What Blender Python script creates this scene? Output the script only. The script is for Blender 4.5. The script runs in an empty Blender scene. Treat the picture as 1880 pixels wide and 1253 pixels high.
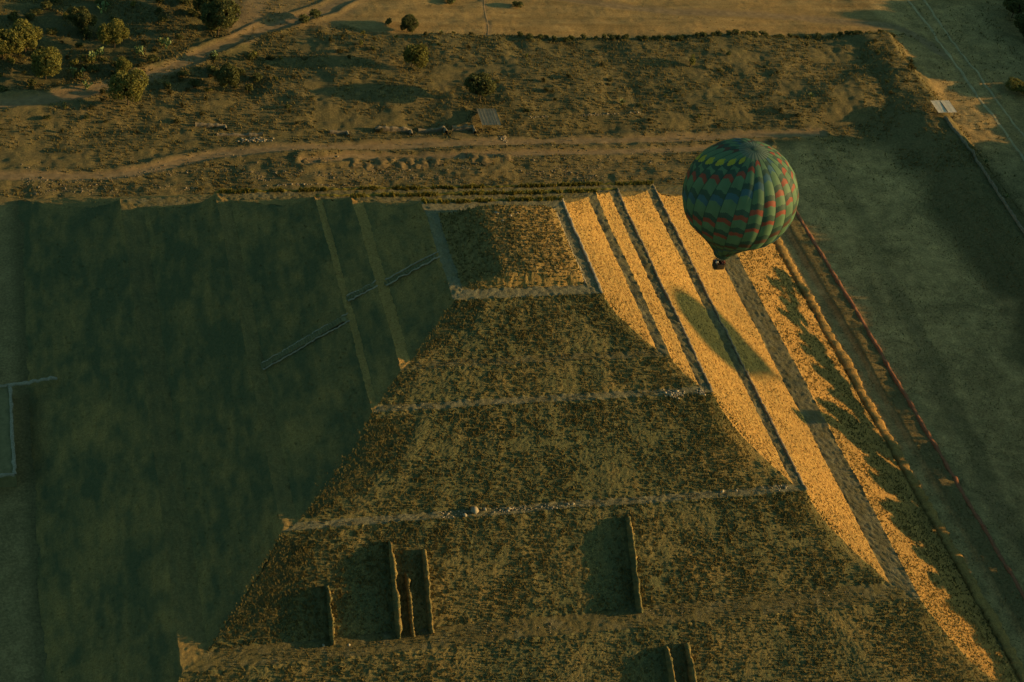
import bpy, bmesh, math, random
import numpy as np
from mathutils import Vector, Matrix

random.seed(7)
RNG = np.random.default_rng(11)
SC = bpy.context.scene
COL = SC.collection
R = math.radians

# ------------------------------------------------------------------ camera
CAM = np.array([-116.1, -298.31, 301.72])
PITCH, ROLL, YAW, FPX = R(40.53), R(12.06), R(22.16), 3092.75
fw = np.array([math.sin(YAW)*math.cos(PITCH), math.cos(YAW)*math.cos(PITCH), -math.sin(PITCH)])
r0 = np.array([math.cos(YAW), -math.sin(YAW), 0.0])
u0 = np.cross(r0, fw)
rr = r0*math.cos(ROLL) + u0*math.sin(ROLL)
uu = -r0*math.sin(ROLL) + u0*math.cos(ROLL)
cd = bpy.data.cameras.new('camera')
cam = bpy.data.objects.new('camera', cd)
COL.objects.link(cam)
cam.matrix_world = Matrix(((rr[0], uu[0], -fw[0], CAM[0]), (rr[1], uu[1], -fw[1], CAM[1]),
                           (rr[2], uu[2], -fw[2], CAM[2]), (0, 0, 0, 1)))
cd.sensor_width = 36.0
cd.lens = FPX*36.0/1880.0
cd.clip_start = 1.0
cd.clip_end = 12000.0
SC.camera = cam

# ------------------------------------------------------------------ light
SUN_EL, SUN_AZ = R(11.3), R(8.0)          # azimuth measured from +X towards the camera side (-Y)
S = Vector((math.cos(SUN_EL)*math.cos(SUN_AZ), -math.cos(SUN_EL)*math.sin(SUN_AZ), math.sin(SUN_EL)))
w = bpy.data.worlds.new('World')
SC.world = w
w.use_nodes = True
nt = w.node_tree
nt.nodes.clear()
sky = nt.nodes.new('ShaderNodeTexSky')
sky.sky_type = 'NISHITA'
sky.sun_disc = False
sky.sun_elevation = SUN_EL
sky.sun_rotation = math.atan2(S.x, S.y)
sky.air_density = 1.0
sky.dust_density = 2.0
tint = nt.nodes.new('ShaderNodeMixRGB')
tint.blend_type = 'MULTIPLY'
tint.inputs[0].default_value = 1.0
tint.inputs[2].default_value = (0.62, 1.0, 0.86, 1)
bg = nt.nodes.new('ShaderNodeBackground')
bg.inputs[1].default_value = 0.085
wo = nt.nodes.new('ShaderNodeOutputWorld')
nt.links.new(sky.outputs[0], tint.inputs[1])
nt.links.new(tint.outputs[0], bg.inputs[0])
nt.links.new(bg.outputs[0], wo.inputs[0])
sl = bpy.data.lights.new('sun', 'SUN')
sl.energy = 4.6
sl.angle = R(0.6)
sl.color = (1.0, 0.60, 0.225)
so = bpy.data.objects.new('sun', sl)
COL.objects.link(so)
so.rotation_euler = (-S).to_track_quat('-Z', 'Y').to_euler()
so.location = (200, -30, 150)
SC.view_settings.view_transform = 'Standard'
SC.view_settings.look = 'None'
SC.view_settings.exposure = 0.55
SC.view_settings.gamma = 1.0

# ------------------------------------------------------------------ noise
def _hash(ix, iy, iz, seed):
    h = (ix.astype(np.int64)*374761393 + iy.astype(np.int64)*668265263 + iz.astype(np.int64)*2147483647 + seed*1274126177) & 0xFFFFFFFF
    h = ((h ^ (h >> 13))*1274126177) & 0xFFFFFFFF
    h = ((h ^ (h >> 16))*2246822519) & 0xFFFFFFFF
    return ((h ^ (h >> 15)) & 0xFFFFFF)/float(0xFFFFFF)*2.0 - 1.0
def vnoise(x, y, z, seed=0):
    x, y, z = np.broadcast_arrays(np.asarray(x, float), np.asarray(y, float), np.asarray(z, float))
    xi, yi, zi = np.floor(x), np.floor(y), np.floor(z)
    fx, fy, fz = x-xi, y-yi, z-zi
    fx, fy, fz = fx*fx*(3-2*fx), fy*fy*(3-2*fy), fz*fz*(3-2*fz)
    o = 0
    for a in (0, 1):
        for b in (0, 1):
            for c in (0, 1):
                o = o + _hash(xi+a, yi+b, zi+c, seed)*(fx if a else 1-fx)*(fy if b else 1-fy)*(fz if c else 1-fz)
    return o
def fbm(x, y, z, seed=0, octs=3):
    o, a, f = 0, 1.0, 1.0
    for k in range(octs):
        o = o + a*vnoise(x*f+k*17.3, y*f-k*9.1, z*f+k*5.7, seed+k)
        a *= .5
        f *= 2.03
    return o
def sst(a, b, x):
    t = np.clip((x-a)/(b-a), 0, 1)
    return t*t*(3-2*t)

# ------------------------------------------------------------------ object helpers
def link(o, parent=None):
    COL.objects.link(o)
    if parent is not None:
        o.parent = parent
    return o
def tag(o, label=None, cat=None, group=None, kind=None):
    if label: o['label'] = label
    if cat: o['category'] = cat
    if group: o['group'] = group
    if kind: o['kind'] = kind
    return o
def empty(name, loc=(0, 0, 0), rz=0.0):
    o = bpy.data.objects.new(name, None)
    o.location = loc
    o.rotation_euler = (0, 0, rz)
    o.empty_display_size = .5
    return link(o)
def npmesh(name, V, F, mats, smooth=False, midx=None, attrs=None):
    """V (n,3), F (m,k) arrays with a constant number of corners"""
    me = bpy.data.meshes.new(name)
    V = np.ascontiguousarray(V, dtype=np.float32)
    F = np.ascontiguousarray(F, dtype=np.int32)
    m, k = F.shape
    me.vertices.add(len(V))
    me.vertices.foreach_set('co', V.ravel())
    me.loops.add(m*k)
    me.loops.foreach_set('vertex_index', F.ravel())
    me.polygons.add(m)
    me.polygons.foreach_set('loop_start', np.arange(0, m*k, k, dtype=np.int32))
    me.polygons.foreach_set('loop_total', np.full(m, k, dtype=np.int32))
    if smooth:
        me.polygons.foreach_set('use_smooth', np.ones(m, dtype=bool))
    for mt in (mats if isinstance(mats, (list, tuple)) else [mats]):
        me.materials.append(mt)
    if midx is not None:
        me.polygons.foreach_set('material_index', np.ascontiguousarray(midx, dtype=np.int32))
    for an, av in (attrs or {}).items():
        at = me.attributes.new(an, 'FLOAT', 'POINT')
        at.data.foreach_set('value', np.ascontiguousarray(av, dtype=np.float32))
    me.update(calc_edges=True)
    return me
def npobj(name, V, F, mats, parent=None, **kw):
    return link(bpy.data.objects.new(name, npmesh(name, V, F, mats, **kw)), parent)
def gridfaces(nu, nv, off=0):
    i = np.arange(nu-1)[:, None]*nv + np.arange(nv-1)[None, :]
    i = i.ravel()+off
    return np.stack([i, i+nv, i+nv+1, i+1], 1)
def copy_tree(o, parent=None):
    c = o.copy()
    COL.objects.link(c)
    c.parent = parent
    for ch in list(o.children):
        copy_tree(ch, c)
    return c
class MB:
    def __init__(s):
        s.v, s.f = [], []
    def add(s, V, F):
        o = len(s.v)
        s.v += [tuple(p) for p in V]
        s.f += [tuple(i+o for i in f) for f in F]
    def box(s, c, h, rz=0.0, M=None):
        V = []
        for z in (-1, 1):
            for x, y in ((-1, -1), (1, -1), (1, 1), (-1, 1)):
                px, py = x*h[0], y*h[1]
                V.append((c[0]+px*math.cos(rz)-py*math.sin(rz), c[1]+px*math.sin(rz)+py*math.cos(rz), c[2]+z*h[2]))
        s.add(V, [(3, 2, 1, 0), (4, 5, 6, 7), (0, 1, 5, 4), (1, 2, 6, 5), (2, 3, 7, 6), (3, 0, 4, 7)])
    def tube(s, pts, rad, n=6, cap=True):
        pts = [Vector(p) for p in pts]
        rings = []
        for i, p in enumerate(pts):
            d = (pts[min(i+1, len(pts)-1)]-pts[max(i-1, 0)]).normalized()
            a = d.orthogonal().normalized()
            b = d.cross(a)
            rd = rad[i] if isinstance(rad, (list, tuple)) else rad
            rings.append([p+(a*math.cos(2*math.pi*k/n)+b*math.sin(2*math.pi*k/n))*rd for k in range(n)])
        V = [v for r_ in rings for v in r_]
        F = []
        for i in range(len(pts)-1):
            for k in range(n):
                F.append((i*n+k, i*n+(k+1) % n, (i+1)*n+(k+1) % n, (i+1)*n+k))
        if cap:
            F.append(tuple(range(n-1, -1, -1)))
            F.append(tuple((len(pts)-1)*n+k for k in range(n)))
        s.add(V, F)
    def lathe(s, prof, n=16, cx=0, cy=0):
        V = [(cx+r_*math.cos(2*math.pi*k/n), cy+r_*math.sin(2*math.pi*k/n), z) for r_, z in prof for k in range(n)]
        F = [(i*n+k, i*n+(k+1) % n, (i+1)*n+(k+1) % n, (i+1)*n+k) for i in range(len(prof)-1) for k in range(n)]
        s.add(V, F)
    def mesh(s, name, mat, smooth=False):
        me = bpy.data.meshes.new(name)
        me.from_pydata([tuple(p) for p in s.v], [], s.f)
        me.materials.append(mat)
        if smooth:
            me.polygons.foreach_set('use_smooth', np.ones(len(me.polygons), dtype=bool))
        me.update()
        return me
    def build(s, name, mat, parent=None, smooth=False):
        return link(bpy.data.objects.new(name, s.mesh(name, mat, smooth)), parent)

# ------------------------------------------------------------------ materials
def mat(name):
    m = bpy.data.materials.new(name)
    m.use_nodes = True
    n = m.node_tree
    b = n.nodes['Principled BSDF']
    b.inputs['Roughness'].default_value = .95
    b.inputs['Specular IOR Level'].default_value = .08
    return m, n, b
def noise(n, scale, detail=4.0, rough=.6, vec=None, dist=0.0):
    t = n.nodes.new('ShaderNodeTexNoise')
    t.inputs['Scale'].default_value = scale
    t.inputs['Detail'].default_value = detail
    t.inputs['Roughness'].default_value = rough
    t.inputs['Distortion'].default_value = dist
    if vec is not None:
        n.links.new(vec, t.inputs['Vector'])
    return t.outputs['Fac']
def coords(n, scale=(1, 1, 1), kind='Object'):
    tc = n.nodes.new('ShaderNodeTexCoord')
    mp = n.nodes.new('ShaderNodeMapping')
    mp.inputs['Scale'].default_value = scale
    n.links.new(tc.outputs[kind], mp.inputs[0])
    return mp.outputs[0]
def ramp(n, fac, stops):
    rp = n.nodes.new('ShaderNodeValToRGB')
    e = rp.color_ramp.elements
    while len(e) < len(stops):
        e.new(.5)
    for el, (ps, c) in zip(e, stops):
        el.position = ps
        el.color = (*c, 1) if len(c) == 3 else c
    n.links.new(fac, rp.inputs[0])
    return rp.outputs[0]
def mixc(n, fac, a, b, mode='MIX'):
    mx = n.nodes.new('ShaderNodeMixRGB')
    mx.blend_type = mode
    for i, v in ((0, fac), (1, a), (2, b)):
        if isinstance(v, (int, float)):
            mx.inputs[i].default_value = v
        elif isinstance(v, tuple):
            mx.inputs[i].default_value = (*v, 1)
        else:
            n.links.new(v, mx.inputs[i])
    return mx.outputs[0]
def math_(n, op, a, b=0.0, c=None, clamp=False):
    mm = n.nodes.new('ShaderNodeMath')
    mm.operation = op
    mm.use_clamp = clamp
    for i, v in enumerate((a, b) if c is None else (a, b, c)):
        if isinstance(v, (int, float)):
            mm.inputs[i].default_value = v
        else:
            n.links.new(v, mm.inputs[i])
    return mm.outputs[0]
def attr(n, name):
    a = n.nodes.new('ShaderNodeAttribute')
    a.attribute_name = name
    return a.outputs['Fac']
def bump(n, b, h, strength=.5, dist=.2):
    bp = n.nodes.new('ShaderNodeBump')
    bp.inputs['Strength'].default_value = strength
    bp.inputs['Distance'].default_value = dist
    n.links.new(h, bp.inputs['Height'])
    n.links.new(bp.outputs[0], b.inputs['Normal'])
def setc(n, b, c):
    if isinstance(c, tuple):
        b.inputs['Base Color'].default_value = (*c, 1)
    else:
        n.links.new(c, b.inputs['Base Color'])
def simple(name, c1, c2, sc=2.0, rough=.9, bmp=0.0, detail=5.0):
    m, n, b = mat(name)
    f = noise(n, sc, detail, .65, coords(n))
    setc(n, b, ramp(n, f, [(.3, c1), (.7, c2)]))
    b.inputs['Roughness'].default_value = rough
    if bmp:
        bump(n, b, f, bmp, .15)
    return m

STRAW, BROWN, EARTH, GREEN = (.40, .25, .085), (.20, .125, .05), (.125, .085, .042), (.062, .066, .027)
def slope_material():
    m, n, b = mat('dry_grass_slope')
    v = coords(n)
    fine = noise(n, 4.2, 6, .8, v)
    coarse = noise(n, 1.6, 6, .8, v)
    mid = noise(n, .33, 5, .6, v)
    big = noise(n, .045, 4, .55, v)
    col = noise(n, 1.0, 4, .6, coords(n, (.7, .12, .12)))
    sc = attr(n, 'scrub')
    mixn = math_(n, 'ADD', math_(n, 'MULTIPLY', fine, .55), math_(n, 'MULTIPLY', coarse, .45))
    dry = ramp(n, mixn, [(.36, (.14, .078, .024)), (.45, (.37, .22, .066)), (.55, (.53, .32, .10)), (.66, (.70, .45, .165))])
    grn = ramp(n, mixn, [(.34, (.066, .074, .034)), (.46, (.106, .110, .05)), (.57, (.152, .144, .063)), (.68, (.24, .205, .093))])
    f = math_(n, 'ADD', sc, math_(n, 'MULTIPLY', math_(n, 'SUBTRACT', mid, .5), .55))
    f = math_(n, 'ADD', f, math_(n, 'MULTIPLY', math_(n, 'SUBTRACT', col, .5), .75))
    f = math_(n, 'ADD', f, math_(n, 'MULTIPLY', math_(n, 'SUBTRACT', big, .5), .7), clamp=True)
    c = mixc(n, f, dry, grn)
    c = mixc(n, math_(n, 'MULTIPLY', math_(n, 'GREATER_THAN', noise(n, 1.3, 4, .7, coords(n, (1, 1, 1.3))), .70), .55), c, (.36, .29, .20))
    setc(n, b, c)
    bump(n, b, noise(n, 3.4, 5, .85, v), 1.0, .28)
    return m
def walkway_material():
    m, n, b = mat('worn_earth_walkway')
    v = coords(n)
    fine = noise(n, 2.5, 6, .7, v)
    mid = noise(n, .35, 6, .7, v)
    c = ramp(n, fine, [(.3, (.12, .115, .068)), (.55, (.195, .18, .108)), (.8, (.29, .26, .155))])
    g = ramp(n, fine, [(.3, (.085, .075, .028)), (.7, (.18, .145, .058))])
    f = math_(n, 'ADD', attr(n, 'scrub'), math_(n, 'MULTIPLY', math_(n, 'SUBTRACT', mid, .5), 2.6), clamp=True)
    setc(n, b, mixc(n, f, c, g))
    bump(n, b, fine, .9, .22)
    return m
def ground_material():
    m, n, b = mat('dry_ground')
    v = coords(n)
    fine = noise(n, 1.6, 6, .75, v)
    mid = noise(n, .22, 5, .6, v)
    big = noise(n, .03, 4, .55, v)
    stra = coords(n, (.06, .5, .5))
    streak = noise(n, .7, 4, .6, stra)
    scr = ramp(n, fine, [(.28, (.050, .056, .024)), (.46, (.095, .088, .038)), (.62, (.155, .128, .052)), (.8, (.26, .20, .085))])
    ear = ramp(n, fine, [(.3, (.10, .078, .036)), (.55, (.195, .15, .064)), (.8, (.32, .24, .11))])
    f = math_(n, 'ADD', attr(n, 'scrub'), math_(n, 'MULTIPLY', math_(n, 'SUBTRACT', mid, .5), 1.6))
    f = math_(n, 'ADD', f, math_(n, 'MULTIPLY', math_(n, 'SUBTRACT', big, .5), 1.0), clamp=True)
    c = mixc(n, f, ear, scr)
    fld = ramp(n, math_(n, 'ADD', math_(n, 'MULTIPLY', fine, .55), math_(n, 'MULTIPLY', streak, .45)), [(.33, (.17, .115, .045)), (.5, (.28, .19, .075)), (.68, (.42, .295, .125))])
    c = mixc(n, attr(n, 'straw'), c, fld)
    drt = ramp(n, math_(n, 'ADD', math_(n, 'MULTIPLY', fine, .5), math_(n, 'MULTIPLY', mid, .5)), [(.3, (.17, .12, .06)), (.7, (.31, .22, .11))])
    c = mixc(n, attr(n, 'dirt'), c, drt)
    pz = ramp(n, math_(n, 'ADD', math_(n, 'MULTIPLY', fine, .45), math_(n, 'ADD', math_(n, 'MULTIPLY', mid, .3), math_(n, 'MULTIPLY', noise(n, .07, 6, .7, v), .25))), [(.40, (.18, .135, .058)), (.5, (.38, .26, .105)), (.60, (.64, .43, .175))])
    c = mixc(n, attr(n, 'turf'), c, pz)
    setc(n, b, c)
    bump(n, b, noise(n, 2.4, 5, .8, v), .7, .3)
    return m
M = {}
M['slope'] = slope_material()
M['walk'] = walkway_material()
M['ground'] = ground_material()
M['dirt'] = simple('dirt_track', (.15, .108, .055), (.32, .225, .115), .5, .95, .3, 8)
M['shade_lifted_dirt'] = simple('shade_lifted_track', (.26, .22, .12), (.46, .38, .21), .3, .95, .3, 8)  # dirt lightened to make up for the shade over the wheel tracks
M['pale_stone'] = simple('pale_stone', (.22, .185, .125), (.42, .35, .245), 1.6, .9, .5)
M['stone'] = simple('rough_stone', (.13, .11, .075), (.30, .24, .155), 1.2, .95, .7)
M['tezontle'] = simple('red_volcanic_stone', (.22, .09, .05), (.38, .17, .085), 1.5, .95, .6)
M['tread'] = simple('overgrown_stair', (.16, .14, .065), (.26, .215, .10), .8, .95, .5)
M['bark'] = simple('bark', (.05, .038, .025), (.12, .09, .06), 4.0, .95, .6)
M['spoil'] = simple('spoil_earth', (.12, .09, .043), (.23, .165, .075), 1.5, .95, .8)
M['wood'] = simple('weathered_wood', (.10, .075, .05), (.2, .16, .11), 3.0, .85, .3)
M['tin'] = simple('weathered_grey_sheet', (.15, .145, .105), (.25, .235, .17), .9, .7, .2)
M['tan_sheet'] = simple('sunbleached_sheet', (.55, .46, .33), (.75, .65, .48), .7, .7, .2)
def leaf(name, c1, c2, c3):
    m, n, b = mat(name)
    oi = n.nodes.new('ShaderNodeObjectInfo')
    f = noise(n, 1.1, 3, .6, coords(n))
    c = ramp(n, f, [(.3, c1), (.52, c2), (.75, c3)])
    c = mixc(n, math_(n, 'MULTIPLY', oi.outputs['Random'], .35), c, c1)
    setc(n, b, c)
    b.inputs['Roughness'].default_value = .7
    tl = n.nodes.new('ShaderNodeBsdfTranslucent')
    n.links.new(c, tl.inputs['Color'])
    ms = n.nodes.new('ShaderNodeMixShader')
    ms.inputs[0].default_value = .3
    n.links.new(b.outputs[0], ms.inputs[1])
    n.links.new(tl.outputs[0], ms.inputs[2])
    n.links.new(ms.outputs[0], n.nodes['Material Output'].inputs['Surface'])
    return m
M['leaf_pepper'] = leaf('pepper_tree_leaf', (.11, .115, .034), (.20, .19, .05), (.32, .27, .065))
M['leaf_dark'] = leaf('dark_leaf', (.075, .082, .032), (.125, .13, .044), (.19, .175, .056))
M['leaf_scrub'] = leaf('scrub_leaf', (.06, .062, .024), (.125, .11, .04), (.21, .165, .06))
M['nopal'] = simple('cactus_pad', (.10, .15, .05), (.24, .29, .12), 2.0, .55)
M['yucca'] = simple('spiky_leaf', (.12, .15, .05), (.30, .31, .12), 2.0, .6)
M['lip_grass'] = leaf('green_lip_grass', (.12, .125, .032), (.26, .22, .05), (.44, .34, .08))
M['grass'] = leaf('dry_grass_blade', (.13, .115, .044), (.25, .20, .075), (.42, .31, .12))

# ------------------------------------------------------------------ terrain
BX0, BX1, BY0, BY1 = -112.0, 112.0, -112.0, 98.0
ROADS = {  # centre lines in metres, half width
 'A': ([(-190, 132), (-150, 138), (-115, 142.7), (-100.6, 145.2), (-85.7, 150.4), (-73.8, 155.5), (-63, 161.6), (-50, 171.2), (-40.3, 178.8), (-30.2, 187), (-18.2, 193.6), (-5.8, 200.8), (8, 213.8), (30, 245)], 2.6),
 'A2': ([(-38.2, 181), (-34.1, 191.6), (-29.5, 205.7), (-25.6, 220), (-20, 250)], 4.5),
 'B': ([(-190, 110), (-140, 109), (-115.9, 108.9), (-100.9, 108.5), (-85.5, 108.6), (-76, 110.4), (-64.5, 114.7), (-52.8, 118), (-32.8, 119.5), (-15.9, 120), (8.5, 121.1), (33.5, 121.8), (61, 122.4), (105, 123.3), (129, 124.1), (150, 124)], 1.7),
 'B2': ([(-27.3, 112.3), (-11.6, 115.3), (3.6, 114.6), (24.6, 114.6), (42.7, 115.4), (68.4, 115.9), (102.9, 117.2), (128, 119)], 1.4),
 'F': ([(52.6, 240), (52.6, 213), (50.4, 200), (49.1, 189.5), (46.5, 181)], .55),
 'T': ([(40, 226), (73.7, 211.7), (94.9, 205.4), (122.8, 200), (157.2, 199.1), (183.1, 196.8), (208.6, 192.6), (216.5, 185), (221, 172)], 2.0),
 'R1': ([(224, 300), (223.8, 215.4), (223.9, 195.6), (223, 173.8), (222.5, 145.2), (221.6, 121.7), (220.7, 99.4), (219, 40), (218, -120)], .9),
 'R2': ([(231.5, 300), (230.9, 215.5), (229.3, 191.8), (229.1, 162.8), (228.4, 134.9), (228.2, 113.4), (226, 40), (225, -120)], .7),
}
def polydist(X, Y, pts):
    d = np.full(X.shape, 1e9)
    for (x0, y0), (x1, y1) in zip(pts[:-1], pts[1:]):
        dx, dy = x1-x0, y1-y0
        t = np.clip(((X-x0)*dx+(Y-y0)*dy)/(dx*dx+dy*dy), 0, 1)
        d = np.minimum(d, np.hypot(X-x0-t*dx, Y-y0-t*dy))
    return d
def hbase(X, Y):
    eb = sst(127, 142, Y)*(1-sst(178, 186, Y))*3.2*(1-sst(198, 210, X))*(.4+.6*sst(-40, 10, X))
    er = sst(170, 193, X)*(1-sst(198, 206, X))*5.2*(1-sst(178, 188, Y))*sst(-190, -150, Y)
    z = np.maximum(eb, er)+.6*sst(182, 192, Y)
    z = z+1.0*sst(117.5, 118.2, X)*(1-sst(124.0, 124.5, X))*(1-sst(100, 103, Y))
    return z
def masks(X, Y):
    n1 = fbm(X*.09, Y*.09, 0*X, 40, 3)
    n2 = fbm(X*.6, Y*.6, 0*X, 44, 2)
    dirt = np.zeros_like(X)
    for k, (pts, hw) in ROADS.items():
        d = polydist(X, Y, pts)+n2*.55+n1*.5
        dirt = np.maximum(dirt, (1-sst(hw*.6, hw*1.5+.6, d))*(1.0 if k[0] != 'R' else .45))
    # open dusty ground beside the fork, left of the field
    tri = (sst(-42, -36, X+n1*3)*(1-sst(-4, 2, X-(Y-192)*.85+n1*2))*sst(186, 190, Y))
    dirt = np.maximum(dirt, tri*.55)
    fedge = np.interp(X, [-7, 10.5, 27.6, 46, 66, 107, 152, 207], [193, 187, 183.5, 181.5, 181.5, 182, 185, 188.5])
    straw = sst(-1.5, 1.5, Y-fedge+n1*1.2)*sst(-2, 2, X+8-(Y-192)*1.0)*(1-sst(212, 218, X+n1*2))
    scrub = .52+0*X
    scrub = scrub+.45*(1-sst(-45, -15, X))*sst(146, 156, Y)  # upper left scrub, darkened further to stand for the long tree shadows
    band = np.exp(-((Y-fedge+3.5)/3.0)**2)*(X > 10)
    scrub = np.clip(scrub+.55*band*sst(-.5, .4, n1+.35), 0, 1)
    scrub = scrub-.35*np.exp(-((Y-106)/6.0)**2)*sst(-60, -20, X)*(1-sst(120, 135, X))
    turf = sst(111, 113, X)*(1-sst(166, 178, X+n1*5))*(1-sst(112, 122, Y+n1*4))
    turf = np.maximum(turf*.9, (1-sst(-116, -111, X))*(1-sst(92, 99, Y))*.5)
    turf = np.maximum(turf, .75*sst(203, 208, X)*(1-sst(236, 300, X))*(1-dirt))
    strip = sst(118, 118.4, X)*(1-sst(124, 124.5, X))
    turf = turf*(1-.8*strip)
    pth = np.abs(X-np.interp(Y, [-60, -43, -10, 26, 67, 98, 123], [134, 133.5, 136.2, 141, 144.7, 146.5, 144.6])+n1*1.5)
    light = (1-sst(2.0, 4.2, pth))*(1-sst(112, 122, Y))*.55
    turf = turf*(1-light*.9)
    dirt = np.maximum(dirt, light*.9*sst(-.6, .5, n2+n1))
    return dirt, straw, np.clip(scrub, 0, 1), np.clip(turf, 0, 1)
def axis(lo, hi, fine_lo, fine_hi, step, g=1.16):
    a = [np.arange(fine_lo, fine_hi+1e-6, step)]
    s, x, right = step, a[0][-1], []
    while x < hi:
        s *= g
        x += s
        right.append(x)
    s, x, left = step, fine_lo, []
    while x > lo:
        s *= g
        x -= s
        left.append(x)
    return np.concatenate([np.array(left[::-1]), a[0], np.array(right)])
GX = axis(-3500, 3500, -124, 282, .72)
GY = np.concatenate([axis(-3500, -10, -84, 80, 1.0)[:-40], []])
GY = GY[GY < 84]
GY = np.concatenate([GY, np.arange(84, 222, .62)])
_s, _x, _r = .62, GY[-1], []
while _x < 3500:
    _s *= 1.16
    _x += _s
    _r.append(_x)
GY = np.concatenate([GY, np.array(_r)])
TX, TY = np.meshgrid(GX, GY, indexing='ij')
DIRT, STRAWM, SCRUB, TURF = masks(TX, TY)
TZ = hbase(TX, TY)
rough = (1-.8*DIRT)*(1-.6*STRAWM)*(1-.5*TURF)
TZ = TZ + fbm(TX*.035, TY*.035, 0*TX, 3, 2)*.55*(1-TURF*.7) + rough*(fbm(TX*.07, TY*.10, 0*TX, 6, 2)*.75*sst(124, 132, TY)+fbm(TX*.035, TY*.24, 0*TX, 7, 3)*.55*sst(99, 104, TY)+fbm(TX*.2, TY*.2, 0*TX, 8, 2)*.28+fbm(TX*.7, TY*.7, 0*TX, 12, 2)*.2)
for _k in ('A', 'B', 'B2', 'T'):      # worn tracks sit a little below the banks beside them
    _d = polydist(TX, TY, ROADS[_k][0])
    TZ += .55*np.exp(-((_d-ROADS[_k][1]-1.3)/1.0)**2)*(1 if _k != 'T' else .3) - .15*np.exp(-(_d/ROADS[_k][1])**2)
inside = (TX > BX0+3) & (TX < BX1-3) & (TY > BY0+3) & (TY < BY1-3)
TZ = np.where(inside, -1.5, TZ)
def gz(x, y):
    """height of the terrain sheet"""
    x = np.atleast_1d(np.asarray(x, float)); y = np.atleast_1d(np.asarray(y, float))
    i = np.clip(np.searchsorted(GX, x)-1, 0, len(GX)-2)
    j = np.clip(np.searchsorted(GY, y)-1, 0, len(GY)-2)
    a = (x-GX[i])/(GX[i+1]-GX[i]); b = (y-GY[j])/(GY[j+1]-GY[j])
    return TZ[i, j]*(1-a)*(1-b)+TZ[i+1, j]*a*(1-b)+TZ[i, j+1]*(1-a)*b+TZ[i+1, j+1]*a*b
def gz1(x, y):
    return float(gz(x, y)[0])
ground = npobj('ground', np.stack([TX.ravel(), TY.ravel(), TZ.ravel()], 1), gridfaces(len(GX), len(GY)), M['ground'], smooth=True,
               attrs={'dirt': DIRT.ravel(), 'straw': STRAWM.ravel(), 'scrub': SCRUB.ravel(), 'turf': TURF.ravel()})
tag(ground, kind='structure')

def resample(pts, step):
    P = np.array(pts, float)
    # Catmull-Rom
    out = []
    for i in range(len(P)-1):
        a, b, c, d = P[max(i-1, 0)], P[i], P[i+1], P[min(i+2, len(P)-1)]
        n = max(2, int(np.hypot(*(c-b))/step))
        t = np.linspace(0, 1, n, endpoint=False)[:, None]
        out.append(.5*((2*b)+(-a+c)*t+(2*a-5*b+4*c-d)*t*t+(-a+3*b-3*c+d)*t**3))
    return np.concatenate(out+[P[-1:]])
def strip_mesh(pts, hw, seed, nv=7, lift=.05):
    C = resample(pts, .8)
    T = np.gradient(C, axis=0)
    T /= np.linalg.norm(T, axis=1)[:, None]
    N = np.stack([-T[:, 1], T[:, 0]], 1)
    s = np.arange(len(C))
    wl = hw*(.8+.28*fbm(s*.16, 0*s, 0*s, seed, 3)+.14*fbm(s*.9, 0*s, 0*s, seed+9, 1))
    wr = hw*(.8+.28*fbm(s*.16, 0*s+9, 0*s, seed+3, 3)+.14*fbm(s*.9, 0*s+4, 0*s, seed+5, 1))
    t = np.linspace(-1, 1, nv)
    off = np.where(t[None, :] < 0, t[None, :]*wl[:, None], t[None, :]*wr[:, None])
    X = C[:, 0:1]+N[:, 0:1]*off
    Y = C[:, 1:2]+N[:, 1:2]*off
    Z = gz(X.ravel(), Y.ravel()).reshape(X.shape)+lift-.07*(np.abs(t)**6)[None, :]
    return np.stack([X.ravel(), Y.ravel(), Z.ravel()], 1), gridfaces(len(C), nv)
for k, nm in (('A', 'dirt_road'), ('B', 'dirt_road'), ('B2', 'dirt_path'), ('F', 'dirt_path'), ('T', 'dirt_road'), ('R1', 'wheel_track'), ('R2', 'wheel_track')):
    V, F = strip_mesh(ROADS[k][0], ROADS[k][1]*(.8 if k[0] != 'R' else .85), sum(map(ord, k)))
    tag(npobj(nm, V, F, M['dirt' if k[0] != 'R' else 'shade_lifted_dirt'], smooth=True), kind='structure')

# ------------------------------------------------------------------ the pyramid
# (lip xl,xr,yf,yb,z) and (foot xl,xr,yf,yb,z), top tier first
TIERS = [
 ((-18.0, 18.0, -18.0, 18.3, 56.7), (-29.6, 29.8, -29.6, 29.4, 48.7)),
 ((-32.3, 32.3, -32.0, 31.8, 48.7), (-38.3, 38.6, -38.4, 36.6, 44.4)),
 ((-40.0, 41.2, -40.6, 38.0, 44.4), (-58.4, 58.8, -58.4, 55.5, 30.2)),
 ((-62.0, 61.3, -60.6, 59.0, 30.2), (-79.2, 79.4, -79.2, 71.0, 16.5)),
 ((-85.0, 85.2, -84.8, 75.0, 16.5), (-112., 112., -112., 98.0, -.4)),
]
def disp(P, amp):
    """bumpy earth: a displacement field shared by every patch so that seams stay closed"""
    x, y, z = P[:, 0], P[:, 1], P[:, 2]
    a = amp
    dz = fbm(x*1.3, y*1.3, z*1.3, 21, 2)*.55 + fbm(x*.11, y*.11, z*.11, 25, 2)*.4
    dx = fbm(x*1.25, y*1.25, z*1.25, 31, 2)*.42 + fbm(x*.09, y*.09, z*.09, 36, 2)*.5
    dy = fbm(x*1.25, y*1.25, z*1.25, 41, 2)*.42 + fbm(x*.09, y*.09, z*.09, 46, 2)*.5
    return P+np.stack([dx*a, dy*a, dz*a], 1)
JR = np.random.default_rng(4)
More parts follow.
